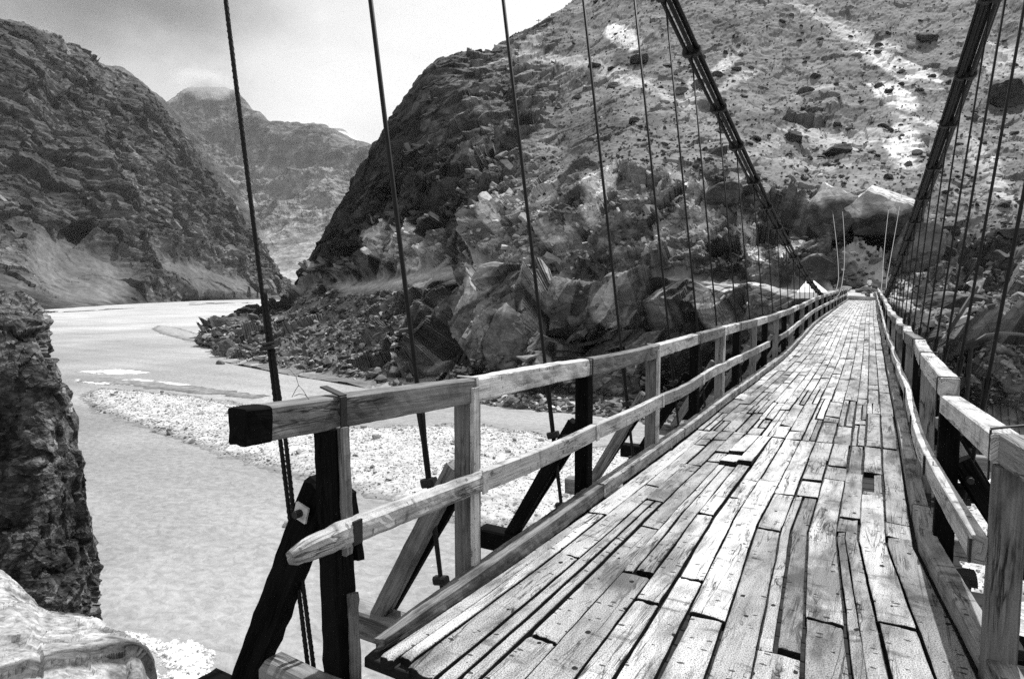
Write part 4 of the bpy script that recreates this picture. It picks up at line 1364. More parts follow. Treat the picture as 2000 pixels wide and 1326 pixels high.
def plank(y0, y1, u0, u1, dz, tone, tilt, skew=0.0, lift=0.0, splint=0.0):
    ym = (y0 + y1) / 2
    ds = .035 if ym < 5.5 else (.07 if ym < 10 else (.2 if ym < 25 else .6))
    nx = 9 if ym < 6 else (6 if ym < 12 else 4)
    ny = max(3, int((y1 - y0) / ds) + 1)
    yy = np.linspace(y0, y1, ny)
    uu = np.linspace(0, 1, nx)
    if splint:
        nx, ds = 30, .03
        ny = max(3, int((y1 - y0) / ds) + 1)
        yy = np.linspace(y0, y1, ny)
        uu = np.linspace(0, 1, nx)
    elif nx > 4:
        uu = np.concatenate([[0], [.035], np.linspace(.1, .9, nx - 4), [.965], [1]])
    uw = rp.random() * 50
    el = rp.normal() * .004
    er = rp.normal() * .004
    xl = XL(yy) + .012 + u0 * (XR(yy) - XL(yy) - .02)
    xr = XL(yy) + .012 + u1 * (XR(yy) - XL(yy) - .02)
    near = ym < 14
    gap = rp.uniform(.005, .014)
    if near:
        q = np.stack([yy * 1.3, np.full(ny, uw), 0 * yy], -1)
        q2 = np.stack([yy * 7, np.full(ny, uw + 9), 0 * yy], -1)
        xl = xl + gap + .010 * fbm(q, 2, 3) + .006 * np.maximum(perlin(q2, 5), 0) + el
        xr = xr - gap + .010 * fbm(q + 5, 2, 3) - .006 * np.maximum(perlin(q2 + 7, 5), 0) + er
    else:
        xl = xl + gap
        xr = xr - gap
    X = xl[:, None] + (xr - xl)[:, None] * uu[None, :]
    Yv = np.broadcast_to(yy[:, None], X.shape).copy()
    if near:
        e = np.stack([uu * 5 + uw, np.full(len(uu), uw), 0 * uu], -1)
        a = np.abs(perlin(e * np.array([1.6, 1, 1]), 11)) * .05 + np.abs(perlin(e * 4, 12)) * .03
        b = np.abs(perlin(e * np.array([1.6, 1, 1]) + 31, 11)) * .05 + np.abs(perlin(e * 4 + 9, 12)) * .03
        k = min(3, ny - 1)
        Yv[0] += a
        Yv[-1] -= b
    Yv += (uu[None, :] - .5) * skew
    s = np.zeros_like(X)
    if near:
        P_ = np.stack([X * 9, Yv * 1.1, 0 * X + uw], -1)
        s = .0035 * fbm(P_, 3, 21) + .004 * fbm(np.stack([X * 30, Yv * 2.0, 0 * X + uw], -1), 2, 22)
    Z = zd(Yv) + dz + (uu[None, :] - .5) * tilt + s
    Z += lift * np.linspace(1, 0, ny)[:, None]
    if splint:
        g_ = np.clip(perlin(np.stack([X * 46, Yv * 1.6, 0 * X + 4], -1), 33) * 4 - 1.0, 0, 1) * np.clip(np.sin(np.linspace(0, 3.14, ny)) * 2.2, 0, 1)[:, None] * np.clip(1.5 - uu * 1.4, 0, 1)[None, :]
        Z -= splint * g_
    Z[:, 0] -= .004
    Z[:, -1] -= .004
    if ny > 6:
        Z[0] -= .006
        Z[-1] -= .006
    top = np.stack([X, Yv, Z], -1)
    nyx = X.size
    cols = len(uu)
    uv = np.stack([Yv - y0 + uw, X + uw * .7], -1).reshape(-1, 2)
    F_ = grid_faces(ny, cols)[:, ::-1]
    # skirts, coloured near black to paint shade into the gaps
    idx = np.arange(nyx).reshape(ny, cols)
    ring = np.concatenate([idx[0, :], idx[1:, -1], idx[-1, -2::-1], idx[-2:0:-1, 0]])
    tr_ = top.reshape(-1, 3)[ring]
    low = np.concatenate([tr_ - np.array([0, 0, .006]), tr_ - np.array([0, 0, .05])])
    m = len(ring)
    base = nyx
    i0 = ring
    i1 = np.roll(ring, -1)
    l0 = base + np.arange(m)
    l1 = np.roll(l0, -1)
    SK = np.concatenate([np.stack([i0, l0, l1, i1], -1), np.stack([l0, l0 + m, l1 + m, l1], -1)])
    V = np.concatenate([top.reshape(-1, 3), low])
    uvv = np.concatenate([uv, uv[ring] + .01, uv[ring] + .05])
    db.add(V, np.concatenate([F_, SK]), uvv, np.concatenate([np.full(nyx, tone), np.full(2 * m, -.45)]))


for r in range(14):
    y = Y0 + [.0, .02, -.01, -.05, -.12, -.2, -.3, -.4, -.5, -.6, -.6, -.6, -.6, -.6][r] + rp.uniform(0, .08)
    if r > 2:
        y = .9 + rp.uniform(0, .2)
    jn = [j for j in JOINTS] + [Y1]
    ji = 0
    u0, u1 = edges[r], edges[r + 1]
    # the rows just left of the middle are palest
    base = [.72, .42, .34, .52, .74, .92, 1.0, .88, .74, .56, .42, .36, .34, .34][r]
    while y < Y1 - .2:
        L = rp.uniform(1.5, 3.4) if y < 4.6 else rp.choice([rp.uniform(.25, .7), rp.uniform(.7, 1.6), rp.uniform(1.6, 2.8)], p=[.3, .4, .3])
        if y > 12:
            L = rp.uniform(.5, 2.2)
        y2 = y + L
        if jn[ji] - y2 < .45:
            y2 = jn[ji]
            ji = min(ji + 1, len(jn) - 1)
        y2 = min(y2, Y1)
        yc = (y + y2) / 2
        tone = float(np.clip(base - .12 * (yc < 4.5) + rp.normal() * .17 + np.clip(yc - 9, 0, 25) * .014, .0, 1.2))
        hole = (r == 12 and 6.9 < yc < 7.9)
        if r == 12 and y < 7.0 < y2:
            y2 = 7.0
            hole = False
        elif r == 12 and 6.95 < y < 7.2:
            y2 = 7.75
        split = (rp.random() < .26 and y < 12 and L > .6)
        if hole and r == 12:
            plank(y, y2, u0 + (u1 - u0) * .55, u1, -.004, tone * .7, .0, .06)
        elif hole:
            pass
        elif split:
            um = u0 + (u1 - u0) * rp.uniform(.35, .65)
            plank(y, y2, u0, um, rp.normal() * .004, tone, rp.normal() * .006)
            plank(y + rp.uniform(0, .12), y2, um, u1, rp.normal() * .006, float(np.clip(tone + rp.normal() * .2, .05, 1.2)), rp.normal() * .006)
        elif r in (4, 5) and 6.9 < y < 8.2:
            plank(y, y2, u0, u1, .006, 1.1, .0, .02, .045)
        else:
            plank(y, y2, u0, u1, rp.normal() * .005 + (.014 if rp.random() < .13 else 0), tone, rp.normal() * .007, rp.normal() * .012)
        y = y2 + (rp.uniform(.006, .022) if rp.random() < .8 else rp.uniform(.03, .06))
db.build('deck', M_DECK, bridge)

# ---- cross planks under the running planks
cb = MB()
y = 2.36
while y < Y1:
    wd = rp.uniform(.17, .23) if y < 14 else .4
    xa, xb = float(XL(y)) - rp.uniform(.02, .12), float(XR(y)) + rp.uniform(.20, .34)
    z = float(zd(y)) - .05 - .032
    cb.sweep([(xa, y + wd / 2, z), (xb, y + wd / 2, z)], wd - .02, .058, (0, 0, 1), seg=.3 if y < 10 else 1.2, jag=.004, tone=rp.uniform(.3, 1), endj=.012)
    y += wd
cb.build('cross_planks', M_CROSS_SHADE, bridge)

# ---- stringers and cross beams
ys = np.concatenate([np.arange(2.45, 12, .5), np.arange(12, Y1 - .3, 1.5), [Y1]])
for xo in (-2.02, -1.2, -.55, .22):
    MB().sweep(np.stack([xo + cxs(ys), ys, zd(ys) - .05 - .062 - .17], -1), .14, .33, seg=.6, jag=.006).build('stringer', M_DARK, bridge)
for i, y in enumerate(POSTY):
    z = float(zd(y)) - .47 - .105
    if i == 0:
        z = float(zd(y)) - .20
        MB().sweep([(-2.72, y - .07, z - .02), (-2.2, y - .10, z - .02), (1.6, y - .22, z - .02)], .17, .21, seg=.08, jag=.012, endj=.02, cham=.2).build('crossbeam', M_GREY, bridge)
    xa, xb = float(XL(y)) - 1.28, float(XR(y)) + 1.25
    zz_ = float(zd(y)) - .47 - .105
    MB().sweep([(xa, y, zz_), (xb, y, zz_)], .19, .20, seg=.25 if y < 12 else 1.0, jag=.006, endj=.01).build('crossbeam', M_DARK if i % 2 == 0 else M_GREY, bridge)

# ---- curbs
for side in (-1, 1):
    k = MB()
    y = 2.42 if side < 0 else 1.2
    n = 0
    while y < Y1 - 1:
        L = rp.uniform(1.7, 3.4) if n else (2.3 if side > 0 else 3.1)
        y2 = min(y + L, Y1)
        yy = np.linspace(y, y2 - .015, max(2, int(L / .25)))
        off = .065 + rp.normal() * .008
        xx_ = (XL(yy) - off) if side < 0 else (XR(yy) + off)
        z = zd(yy) + .055
        if n == 0 and side < 0:
            pts_ = np.stack([xx_ + np.linspace(.04, 0, len(yy)), yy, z - np.linspace(.05, 0, len(yy))], -1)
            k0 = MB()
            k0.sweep(pts_, .12, .13, seg=.05, jag=.007, tone=.35, endj=.06, cham=.05, taper=([0, .12, .4, 1], [.45, .75, .95, 1]), js=14)
            k0.build('curb', M_OLDCURB, bridge)
        else:
            k.sweep(np.stack([xx_, yy, z], -1), .12, .125, seg=.06 if y < 8 else .5, jag=.005 if y < 8 else .002, tone=rp.uniform(.35, 1.15), endj=.012, cham=.06, js=5)
        y = y2 + rp.uniform(.0, .03)
        n += 1
    k.build('curb', M_CURB, bridge)


# ---- railings
def wobble(i, s=.02):
    return rp.normal() * s


for side in (-1, 1):
    rail = empty('railing', (0, 0, 0), bridge)
    rail.location = Vector((-2.2 if side < 0 else .5, 3, float(zd(3)))) - bridge.location
    sgn = side
    # rail plane (deck-side face) at each post
    ty = list(POSTY)
    if side > 0:
        ty = [3.73, 5.62] + [q for q in POSTY if q > 6.5]
    tx, tz = [], []
    for i, y in enumerate(ty):
        if side < 0:
            tx.append(-2.24 + float(cxs(y)) - .001)
        else:
            tx.append(.435 + float(cxs(y)) + [.08, .0][i] if i < 2 else .435 + float(cxs(y)) + rp.normal() * .022)
        tz.append(float(zd(y)) + float(np.interp(y, [0, 5, 17, 20, 25, 28, 33, 80], [1.31, 1.30, 1.31, 1.32, 1.24, 1.16, 1.2, 1.2])))
    if side > 0:
        tz[0] = float(zd(ty[0])) + 1.22
        tz = [q + (rp.normal() * .022 if 0 < k_ else 0) for k_, q in enumerate(tz)]
    n = len(ty)
    for i in range(n):
        y, x, z = ty[i], tx[i], tz[i]
        dark = (i % 2 == 0) if side < 0 else (i % 2 == 1)
        pm = M_DARK if dark else M_GREY
        near = y < 12
        pw = .13
        foot = float(zd(y)) - .60
        xo = x + sgn * pw / 2
        lean = (.10 if (side < 0 and i == 0) else (.06 if (side > 0 and i == 0) else rp.normal() * .025))
        top = z - .155
        p = MB()
        if side < 0 and i == 0:     # the rotten doubled end post
            p.sweep([(xo - .03, y + .05, foot), (xo - .01, y + .01, (foot + top) / 2), (xo, y - .02, top)], .13, .13, (0, 1, 0), seg=.05, jag=.012, js=16)
            p.build('post', M_DARK, rail)['label'] = 'rotten black end post with grey splints'
            MB().sweep([(xo + .055, y + .05, foot + .42), (xo + .06, y + .03, foot + .9)], .055, .05, (0, 1, 0), seg=.04, jag=.010, endj=.05).build('post', M_GREY, rail)
            MB().sweep([(xo + .06, y - .0, foot + 1.12), (xo + .068, y - .02, top)], .06, .05, (0, 1, 0), seg=.04, jag=.008, endj=.03).build('post', M_GREY, rail)
            MB().sweep([(xo + .02, y + .11, foot + 1.02), (xo + .02, y + .05, foot + 1.42)], .09, .05, (0, 1, 0), seg=.03, jag=.012, endj=.06).build('post_splint', M_DARK, rail)
        else:
            p.sweep([(xo, y + (lean if i == 0 else 0), foot), (xo + sgn * wobble(i, .006), y - lean * .3, top)], pw, .135, (0, 1, 0), seg=.09 if near else .6, jag=.004 if near else 0)
            p.build('post', pm, rail)
            if not dark and near and side < 0:
                # pale strip added on the grey posts to paint their sunlit deck-side face
                MB().sweep([(x + .016, y - .03, float(zd(y)) + (.02)), (x + .016, y - .03, top + .10)], .03, .07, (0, 1, 0), seg=.1, jag=.003).build('sunlit_edge_strip', M_PALE, rail)
        # brace down to the end of the cross beam
        bt = np.array([x + sgn * .15, y - .01, float(zd(y)) + .70 + (.14 if i == 0 else 0)])
        bf = np.array([x + sgn * .84, y, float(zd(y)) - .50])
        bwid = .175 if (side < 0 and i == 0) else .12
        MB().sweep([bf, bt], .10, bwid, (sgn * .8, 0, .6), seg=.08 if near else .6, jag=.012 if i == 0 else (.004 if near else 0), endj=.02).build('brace', pm, rail)
        if near and i > 0:
            MB().sweep([bf + np.array([0, .13, 0]), bt + np.array([0, .13, -.10])], .06, .08, (sgn * .8, 0, .6), seg=.12, jag=.004).build('brace', M_DARK, rail)
        if near:
            bo = MB()
            bp = bt - np.array([0, .055, .12]) + np.array([sgn * .05, 0, 0])
            if side < 0 and i == 0:
                bo.sweep([bp + np.array([0, -.03, 0]), bp + np.array([0, -.042, 0])], .085, .085, (.3, 0, 1), seg=.01, cham=.02)
                bo.build('washer', M_GALV, rail)
                bo = MB()
            bo.tube([bp + np.array([0, -.08, 0]), bp + np.array([0, .02, 0])], .024 if i else .02, 8)
            bo.build('bolt', M_IRON, rail)
    # rails
    for i in range(n - 1):
        a = np.array([tx[i] + sgn * .055, ty[i], tz[i] - .08])
        b = np.array([tx[i + 1] + sgn * .055, ty[i + 1], tz[i + 1] - .08])
        zig = .012 * (1 if i % 2 else -1)
        a[0] += zig
        b[0] -= zig
        near = ty[i] < 12
        mat = [M_GREY, M_PALE][i % 2] if side < 0 else [M_PALE, M_PALE, M_PALE, M_GREY, M_PALE, M_GREY, M_PALE, M_GREY, M_PALE][i % 9]  # grey and pale pieces alternate to paint in the grazing sun
        if side < 0 and i == 0:
            a2 = a + (a - b) / np.linalg.norm(a - b) * .54 + np.array([.0, 0, -.005])
            MB().sweep([a2 + (a - a2) * .24, a, b], .115, .155, seg=.05, jag=.006, endj=.012).build('top_rail', M_GREY, rail)
            MB().sweep([a2, a2 + (a - a2) * .238], .118, .158, seg=.03, jag=.008, endj=.014, js=14).build('rail_end', M_DARK, rail)['label'] = 'blackened sawn end of the top rail'
        elif side > 0 and i == 0:
            MB().sweep([a + (a - b) * .02, b + np.array([0, 0, -.115])], .125, .14, seg=.08, jag=.003).build('top_rail', M_PALE, rail)
            a2 = a + np.array([.10, -.55, .005])
            MB().sweep([a2, a + np.array([.03, -.03, 0])], .125, .15, seg=.08, jag=.006, endj=.015).build('top_rail', M_GREY, rail)
        else:
            g = (b - a) * .004
            bow_ = np.array([rp.normal() * .010, 0, rp.normal() * .008])
            MB().sweep([a + g, a * .66 + b * .34 + bow_, a * .33 + b * .67 + bow_, b - g], .115, .155, seg=.09 if near else .7, jag=.008 if near else 0).build('top_rail', mat, rail)
        # middle rail on the deck-side face
        if side < 0 and i == 8:
            continue
        mz = .63
        a = np.array([tx[i] - sgn * .035, ty[i], float(zd(ty[i])) + mz])
        b = np.array([tx[i + 1] - sgn * .035, ty[i + 1], float(zd(ty[i + 1])) + mz])
        if side < 0 and i == 0:
            a[2] += .01
            a2 = a + (a - b) / np.linalg.norm(a - b) * .38 + np.array([.0, 0, -.015])
            MB().sweep([a2, a, b], .085, .135, seg=.035, jag=.009, endj=.02, cham=.35, taper=([0, .02, .08, .16, .22, 1], [.48, .68, .84, .95, 1.0, 1.0]), js=12).build('mid_rail', M_PALE, rail)['label'] = 'pale middle rail tapering to a blunt weathered end'
        else:
            g = (b - a) * .003
            bow_ = np.array([rp.normal() * .008, 0, rp.normal() * .010])
            MB().sweep([a + g, a * .66 + b * .34 + bow_, a * .33 + b * .67 + bow_, b - g], .065, .14, seg=.09 if near else .7, jag=.003 if near else 0).build('mid_rail', M_PALE if (i % 3 or side > 0) else M_CURB, rail)
        if ty[i] < 10:      # flat iron where the middle rail meets its post
            MB().sweep([a + np.array([-sgn * .04, -.03, 0]), a + np.array([-sgn * .04, .03, 0])], .012, .15 if i else .12, seg=.03).build('bracket', M_IRON if (i == 0 or side > 0) else M_GALV, rail)
    # iron straps bent over the top rail at the near posts
    for i in range(n):
        if ty[i] > 13:
            break
        x, y, z = tx[i], ty[i], tz[i]
        mat = M_IRON if (side > 0 or i % 2 == 0) else M_GALV
        st = MB()
        yy_ = y - (.02 if (side < 0 and i == 0) else .0)
        wdt = .042 if (side < 0 and i == 0) else .022
        dn = .24
        st.sweep([(x - sgn * .018, yy_, z - dn), (x - sgn * .018, yy_, z - .0)], .008, wdt, (0, 1, 0), seg=.1)
        st.sweep([(x - sgn * .018, yy_, z + .006), (x + sgn * .135, yy_ + (.02 if i == 0 else 0), z + .006 + (.03 if i == 0 else 0))], wdt, .008, (0, 0, 1), seg=.1)
        if side > 0:
            st.sweep([(x + sgn * .135, yy_, z + .03), (x + sgn * .135, yy_, z - .07)], .008, wdt, (0, 1, 0), seg=.1)
        st.build('strap', mat, rail)

# ---- main cables
YL_, ZL_ = 36.0, EYE[2] - .55
CQ = dict(yl=46.775, zl=-.482, k=.00449, k2=.0042)


def cable(y, side):
    y = np.asarray(y, float)
    h = np.where(y < CQ['yl'], CQ['k'], CQ['k2']) * (y - CQ['yl'])**2
    far = y >= CQ['yl']
    if side < 0:
        x = np.where(far, -2.62 - .22 * h, -2.62 - .11206 * h - .00475 * h * h)
    else:
        x = np.where(far, .38 + .10 * h, .38 + .21332 * h - .00272 * h * h)
    return np.stack([x, y, EYE[2] + CQ['zl'] + h], -1)


for side in (-1, 1):
    mc = empty('main_cable', Vector(tuple(cable(20, side))) - bridge.location, bridge)
    y = np.concatenate([np.linspace(-4, 46.7, 110)])
    c = cable(y, side)
    offs = [(-.125, .045), (-.02, .05), (.07, .06), (.125, .02), (-.075, -.05), (.04, -.055)]
    if side > 0:
        offs = [(-.13, .05), (-.045, -.03), (.03, .05), (.12, .0), (.075, -.06), (-.10, -.06)]
    for a, b in offs:
        sq = np.interp(y, [0, 20, 36, 46], [1.0, 1.0, .75, .55])
        q = c + np.stack([a * sq, 0 * y, b * sq], -1)
        MB().tube(q, .036 * np.interp(y, [0, 46], [1.0, .8]), 8).build('rope', M_ROPE, mc, True)
    yf = np.linspace(46.8, 106, 60)
    cf = cable(yf, side)
    for a in (-1, 1):
        sp = np.interp(yf, [46, 66, 106], [.17, .17, .70])
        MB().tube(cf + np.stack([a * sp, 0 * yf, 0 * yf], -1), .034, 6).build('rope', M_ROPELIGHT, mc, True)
    tb = MB()
    for yv in np.arange(48, 68, 1.0):
        p = cable(yv, side)
        tb.sweep([p + np.array([-.2, 0, 0]), p + np.array([.2, 0, 0])], .06, .05, seg=.5)
    tb.build('tie', M_ROPELIGHT, mc)
    # clamps where the hangers leave the cable
    for yv in POSTY:
        if yv > 46:
            break
        p = cable(yv, side)
        t_ = cable(yv + .1, side) - cable(yv - .1, side)
        t_ /= np.linalg.norm(t_)
        s = float(np.interp(yv, [0, 20, 36, 46], [1.0, 1.0, .8, .6]))
        MB().sweep([p - t_ * .045, p + t_ * .045], .35 * s, .22 * s, (0, 0, 1), cham=.25, seg=.05).build('clamp', M_IRON, mc)

# ---- hangers
for side in (-1, 1):
    for i, y in enumerate(POSTY):
        if y > 64:
            break
        zdk = float(zd(y))
        foot = np.array([(-2.50 if side < 0 else .80) + float(cxs(y)), y + .02, zdk - .42])
        if side > 0 and i < 2:
            foot[0] += .12
        top = cable(y, side)
        top[2] -= .06
        if top[2] < foot[2] + 1.0:
            top[2] = foot[2] + .9
        h = tag(empty('hanger', Vector(tuple(foot)) - bridge.location, bridge))
        dr = (top - foot) / np.linalg.norm(top - foot)
        if side < 0 and i == 0:
            # looped wire rope with clips
            so_ = np.array([.023, .0, 0])
            a = foot + dr * .0
            L = np.linalg.norm(top - foot)
            MB().tube([a - so_, a + dr * 1.02 - so_ * .7, a + dr * 1.95 - so_ * .55, a + dr * 2.3 - so_ * .5, a + dr * L], .0130, 9, seg=.012 if False else .03, twist=60).build('rope', M_ROPE, h, True)
            MB().tube([a + so_ * 1.1, a + dr * 1.02 + so_ * .75, a + dr * 1.45 + so_ * 1.15, a + dr * 1.95 + so_ * .6, a + dr * 2.26 + so_ * .4], .0130, 9, seg=.03, twist=60).build('rope', M_ROPE, h, True)
            for q in (1.02, 1.96):
                p = a + dr * q
                m_ = MB()
                m_.sweep([p + np.array([-.035, -.012, -.008]), p + np.array([.035, .0, .012])], .055, .022, (0, 0, 1), seg=.02, cham=.3)
                m_.tube([p + np.array([-.02, -.03, .012]), p + np.array([.075, -.03, .03])], .009, 7)
                m_.tube([p + np.array([-.04, -.03, -.014]), p + np.array([.055, -.03, .004])], .009, 7)
                m_.build('clip', M_IRON if q > 1.5 else M_GALV, h)
        else:
            rr = .0165 if y < 3 else (.017 if y < 12 else .016)
            fork = np.array([.03, 0, 0])
            sp = float(np.clip(zdk + 1.05 - foot[2], .4, 3))
            MB().tube([foot + dr * (sp - .75), foot + dr * (sp - .3), foot + dr * sp, top], [rr * 1.15, rr * 1.3, rr * 1.0, rr], 8).build('rope', M_ROPE, h, True)
            if y < 46:
                m_ = MB()
                p = foot + dr * .98
                if y < 24:
                    m_.sweep([p + np.array([-.055, 0, -.015]), p + np.array([.055, 0, .015])], .05, .065, (0, 0, 1), seg=.04, cham=.2)
                    m_.tube([foot + dr * .1, foot + dr * .95], [.015, .020], 8)
                    m_.sweep([foot + dr * .30 + np.array([-.05, 0, -.01]), foot + dr * .30 + np.array([.05, 0, .01])], .06, .06, (0, 0, 1), seg=.05, cham=.2)
                    m_.tube([foot + dr * 1.15 - fork * .2, foot + dr * 1.55 - fork], .011, 6)
                    m_.tube([foot + dr * 1.15 + fork * .2, foot + dr * 1.55 + fork], .011, 6)
                else:
                    m_.tube([foot + dr * .1, foot + dr * .98], [.015, .020], 6)
                m_.build('rod_end', M_IRON, h)
# hook and turnbuckle under the right hand side, near the second hanger
hk = empty('stay_hook', Vector((.98, 4.55, float(zd(4.5)) - .45)) - bridge.location, bridge)
c0 = np.array([.98, 4.55, float(zd(4.5)) - .36])
m_ = MB()
m_.tube([c0 + np.array([0, 0, .16]), c0 + np.array([-.035, 0, .02]), c0 + np.array([-.05, 0, -.06]), c0 + np.array([-.02, 0, -.12]), c0 + np.array([.02, 0, -.12]), c0 + np.array([.05, 0, -.06]), c0 + np.array([.035, 0, .02]), c0 + np.array([.01, 0, .16])], .014, 8)
m_.tube([c0 + np.array([0, 0, -.06]), c0 + np.array([0, 0, -.2]), c0 + np.array([-.03, 0, -.36])], [.045, .04, .02], 8)
m_.build('hook', M_IRON, hk)
# wind stay that arches off to the right, and a loose spar lashed to a hanger
p0 = at(1897, 672, 9.2)
pts_ = [p0, at(1925, 655, 9.5), at(1950, 651, 10.0), at(1985, 652, 11.0), at(2030, 658, 12.5), at(2200, 700, 17)]
ws = empty('wind_stay', Vector(tuple(p0)) - bridge.location, bridge)
MB().tube(pts_, .024, 8).build('rope', M_ROPE, ws, True)
MB().sweep([p0 - np.array([.07, 0, .03]), p0 + np.array([.07, 0, .03])], .12, .13, seg=.05, cham=.3).build('clamp', M_IRON, ws)
MB().tube([p0, p0 + np.array([-.02, 0, -.9])], [.03, .028], 8).build('rod', M_IRON, ws)
MB().tube([at(1908, 561, 11.0), at(1853, 648, 10.6)], .035, 8).build('spar', M_IRON, bridge)

# ------------------------------------------------------------------ small things
# wire offcut curled on the left rail
wo = at(594, 779, 2.31)
tw = MB()
for pl in ([(603, 780), (592, 762), (583, 752), (578, 735), (567, 722), (562, 718)], [(570, 776), (578, 760), (583, 753)], [(575, 773), (585, 769), (596, 771), (604, 780)]):
    tw.tube([at(a, b, 2.31) for a, b in pl], .0013, 5)
o = tw.build('wire_offcut', M_ROPELIGHT, None)
tag(o, 'thin curled wire end sticking up from the near left rail', 'wire')

# white tent by the far end
tp = [at(1556, 571, 76), at(1614, 571, 74), at(1618, 569, 78), at(1572, 568, 80)]
gz = min(p[2] for p in tp) - .4
A, B_, C_, D_ = [np.array([p[0], p[1], gz + .4]) for p in tp]
r1, r2 = at(1576, 547, 77.5), at(1590, 548, 76.5)
e = MB()
tent = empty('tent', tuple((A + C_) / 2))
tag(tent, 'small white canvas tent pitched beside the left cable at the far bank', 'tent')
V = np.array([A, B_, C_, D_, r1, r2, A - [0, 0, .7], B_ - [0, 0, .7], C_ - [0, 0, .7], D_ - [0, 0, .7]])
me = np_mesh('canvas', V, [np.array([[0, 1, 5, 4], [2, 3, 4, 5], [0, 6, 7, 1], [1, 7, 8, 2], [2, 8, 9, 3], [3, 9, 6, 0]]), np.array([[1, 2, 5], [3, 0, 4]])])
M_CANVAS = plain('white_canvas', .78, .9, nz=1.5, amt=.08)
link_mesh('canvas', me, M_CANVAS, tent)
MB().tube([r1 - [0, 0, 2.2], r1 + [0, 0, .15]], .05, 6).build('tent_pole', M_DARK, tent)

# signal post on the ridge of the crag
ps, _n = on_hill(1577, 425)
ds_ = (ps - EYE) @ FW
sp = MB()
sp.tube([at(1577, 437, ds_ - 1), at(1576, 400, ds_ - 1)], .20, 8)
sp.sweep([at(1570, 411, ds_ - 1), at(1584, 409, ds_ - 1)], .25, .3, seg=.5)
tag(sp.build('marker_post', M_DARK), 'dark wooden marker post standing before the pointed pale ledged rock', 'post')

# poles on the skyline
for (a, b, hh, lb) in ((1052, 50, 12, 'thin pole with a cross arm on the skyline ridge'), (934, 106, 6, 'short stick like pole on top of the dark cliff')):
    ps, _n = on_hill(a, b + 6)
    ds_ = (ps - EYE) @ FW
    pl = MB()
    pl.tube([at(a, b + 10, ds_), at(a, b - hh, ds_)], .14, 6)
    if hh > 8:
        pl.sweep([at(a - 5, b - hh + 3, ds_), at(a + 5, b - hh + 2, ds_)], .2, .2, seg=1)
    tag(pl.build('utility_pole', M_GREY), lb, 'pole')

# a person standing behind the boulder at the end of the deck
M_SHIRT = plain('pale_shirt', .7, .9)
M_SKIN = plain('skin', .22, .7)
M_DARKCLOTH = plain('dark_trousers', .03, .9)
M_HAIR = plain('dark_hair', .015, .6)
pp_, _n = on_hill(1697, 572)
sk = bpy.data.meshes.new('person')
J = {'hip': (0, 0, .95), 'chest': (0, 0, 1.32), 'neck': (0, 0, 1.48), 'head': (0, .0, 1.60), 'crown': (0, .01, 1.72), 'ls': (-.18, 0, 1.42), 'le': (-.24, -.02, 1.14), 'lw': (-.20, -.14, .93), 'lh': (-.19, -.2, .86), 'rs': (.18, 0, 1.42), 're': (.24, -.02, 1.14), 'rw': (.22, -.12, .92), 'rh': (.21, -.17, .84),
     'lk': (-.10, -.02, .50), 'la': (-.10, .02, .08), 'lt': (-.10, -.16, .04), 'rk': (.10, -.02, .50), 'ra': (.10, .02, .08), 'rt': (.11, -.16, .04)}
nm_ = list(J)
E_ = [('hip', 'chest'), ('chest', 'neck'), ('neck', 'head'), ('head', 'crown'), ('chest', 'ls'), ('ls', 'le'), ('le', 'lw'), ('lw', 'lh'), ('chest', 'rs'), ('rs', 're'), ('re', 'rw'), ('rw', 'rh'), ('hip', 'lk'), ('lk', 'la'), ('la', 'lt'), ('hip', 'rk'), ('rk', 'ra'), ('ra', 'rt')]
sk.from_pydata([J[k] for k in nm_], [(nm_.index(a), nm_.index(b)) for a, b in E_], [])
RAD = dict(hip=.15, chest=.16, neck=.06, head=.095, crown=.07, ls=.07, le=.05, lw=.035, lh=.035, rs=.07, re=.05, rw=.035, rh=.035, lk=.07, la=.045, lt=.04, rk=.07, ra=.045, rt=.04)
person = bpy.data.objects.new('person', sk)
COL.objects.link(person)
md = person.modifiers.new('skin', 'SKIN')
for i, k in enumerate(nm_):
    sk.skin_vertices[0].data[i].radius = (RAD[k], RAD[k])
sk.skin_vertices[0].data[0].use_root = True
person.modifiers.new('sub', 'SUBSURF').levels = 2
person.modifiers['sub'].render_levels = 2
sk.materials.append(M_SHIRT)
person.location = (pp_[0], pp_[1], pp_[2] - .04)
person.rotation_euler = (0, 0, YAW)
tag(person, 'person in a pale shirt with dark hair standing at the far end of the bridge', 'person')
bpy.context.view_layer.update()
dg_ = bpy.context.evaluated_depsgraph_get()
pm_ = bpy.data.meshes.new_from_object(person.evaluated_get(dg_))
person.modifiers.clear()
person.data = pm_
pm_.materials.clear()
for m_ in (M_SHIRT, M_DARKCLOTH, M_SKIN):
    pm_.materials.append(m_)
for p_ in pm_.polygons:
    c_ = p_.center
    p_.material_index = 1 if c_[2] < .93 and abs(c_[0]) < .17 else (2 if c_[2] > 1.5 or (abs(c_[0]) > .17 and c_[2] < 1.12) else 0)
    p_.use_smooth = True
hm = bmesh.new()
bmesh.ops.create_icosphere(hm, subdivisions=2, radius=.118, matrix=Matrix.Translation((0, .02, 1.67)) @ Matrix.Diagonal((1, 1.05, .95, 1)))
hme = bpy.data.meshes.new('hair')
hm.to_mesh(hme)
hm.free()
ho = link_mesh('hair', hme, M_HAIR)
ho.parent = person

# small trees on the far left shore
M_LEAF = plain('conifer_foliage', .022, .9, nz=2.0)
M_BARK = plain('bark', .04, .9)


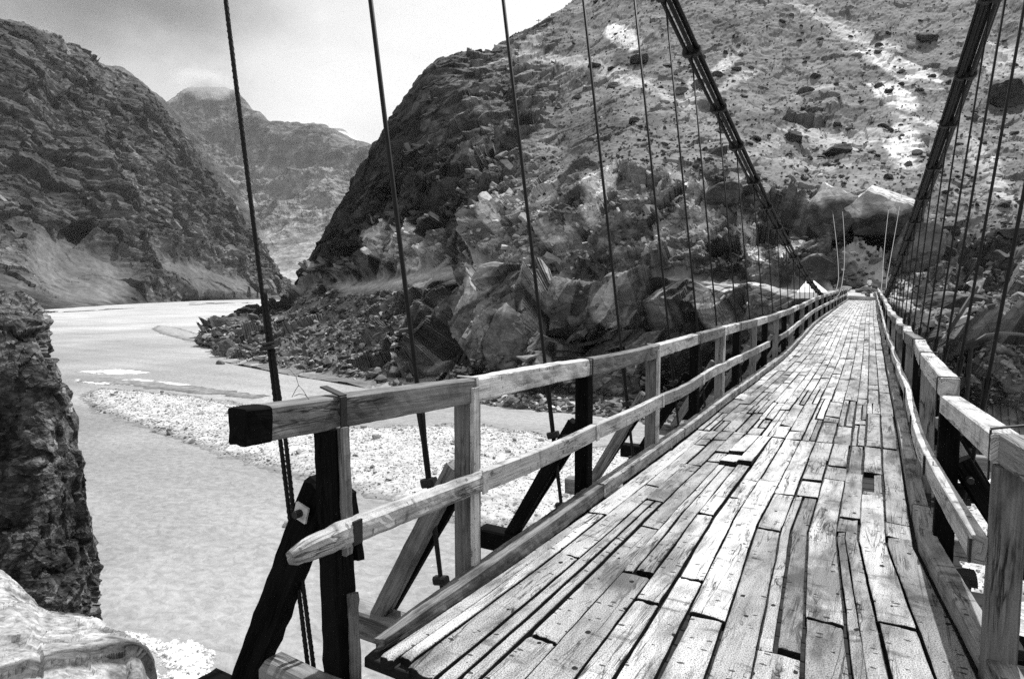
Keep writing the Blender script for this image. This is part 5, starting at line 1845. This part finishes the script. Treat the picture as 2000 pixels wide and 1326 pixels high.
def tree(px, py, hpx, seed, label, slim=.22):
    base = at_z(px, py, .4)
    d = (base - EYE) @ FW
    d = min(d, 1000)
    base = at(px, py, d)
    H = hpx / F_PX * d
    r = np.random.default_rng(seed)
    root = tag(empty('tree', tuple(base)), label, 'tree', None)
    MB().tube([base - [0, 0, .5], base + [0, 0, H * .5], base + [r.normal() * .1, 0, H * .95]], [H * .03, H * .018, H * .005], 6).build('trunk', M_BARK, root)
    n = 520
    t_ = r.uniform(.12, 1, n) ** .9
    rad = slim * H * (1 - t_) ** .8 * r.uniform(.2, 1, n) ** .5 + .02 * H
    an = r.uniform(0, 6.283, n)
    c = base + np.stack([rad * np.cos(an), rad * np.sin(an), t_ * H], -1)
    s = H * .045 * r.uniform(.6, 1.5, n)
    u = r.normal(size=(n, 3))
    v = r.normal(size=(n, 3))
    u /= np.linalg.norm(u, axis=1)[:, None]
    v /= np.linalg.norm(v, axis=1)[:, None]
    Vt = np.stack([c + u * s[:, None], c + v * s[:, None], c - u * s[:, None]], 1).reshape(-1, 3)
    link_mesh('crown', np_mesh('crown', Vt, np.arange(n * 3).reshape(-1, 3)), M_LEAF, root)


for q in ((487, 584, 24, 1, 'tallest dark conifer of the row on the far left shore'), (458, 585, 15, 2, 'slim small tree left of the tallest conifer on the far shore'), (437, 586, 12, 3, 'short bushy tree at the left end of the far shore row'), (503, 583, 13, 4, 'small tree just right of the tallest conifer on the far shore'), (521, 582, 10, 5, 'low tree at the right end of the far shore row')):
    tree(*q, slim=.2 if q[3] != 3 else .4)

# ------------------------------------------------------------------ the air of the valley
hz_bm = bmesh.new()
bmesh.ops.create_cube(hz_bm, size=1.0)
hz_me = bpy.data.meshes.new('haze')
hz_bm.to_mesh(hz_me)
hz_bm.free()
hz_m, hz_t = new_mat('valley_air')
hz_v = nd(hz_t, 'ShaderNodeVolumePrincipled', {'Color': (.93, .93, .93, 1), 'Density': 0.000022, 'Anisotropy': .25})
nd(hz_t, 'ShaderNodeOutputMaterial', {'Volume': hz_v.outputs[0]})
hz = link_mesh('haze', hz_me, hz_m)
hz.location = (0, 7900, 1540)
hz.scale = (19000, 17000, 3100)
tag(hz, kind='stuff')
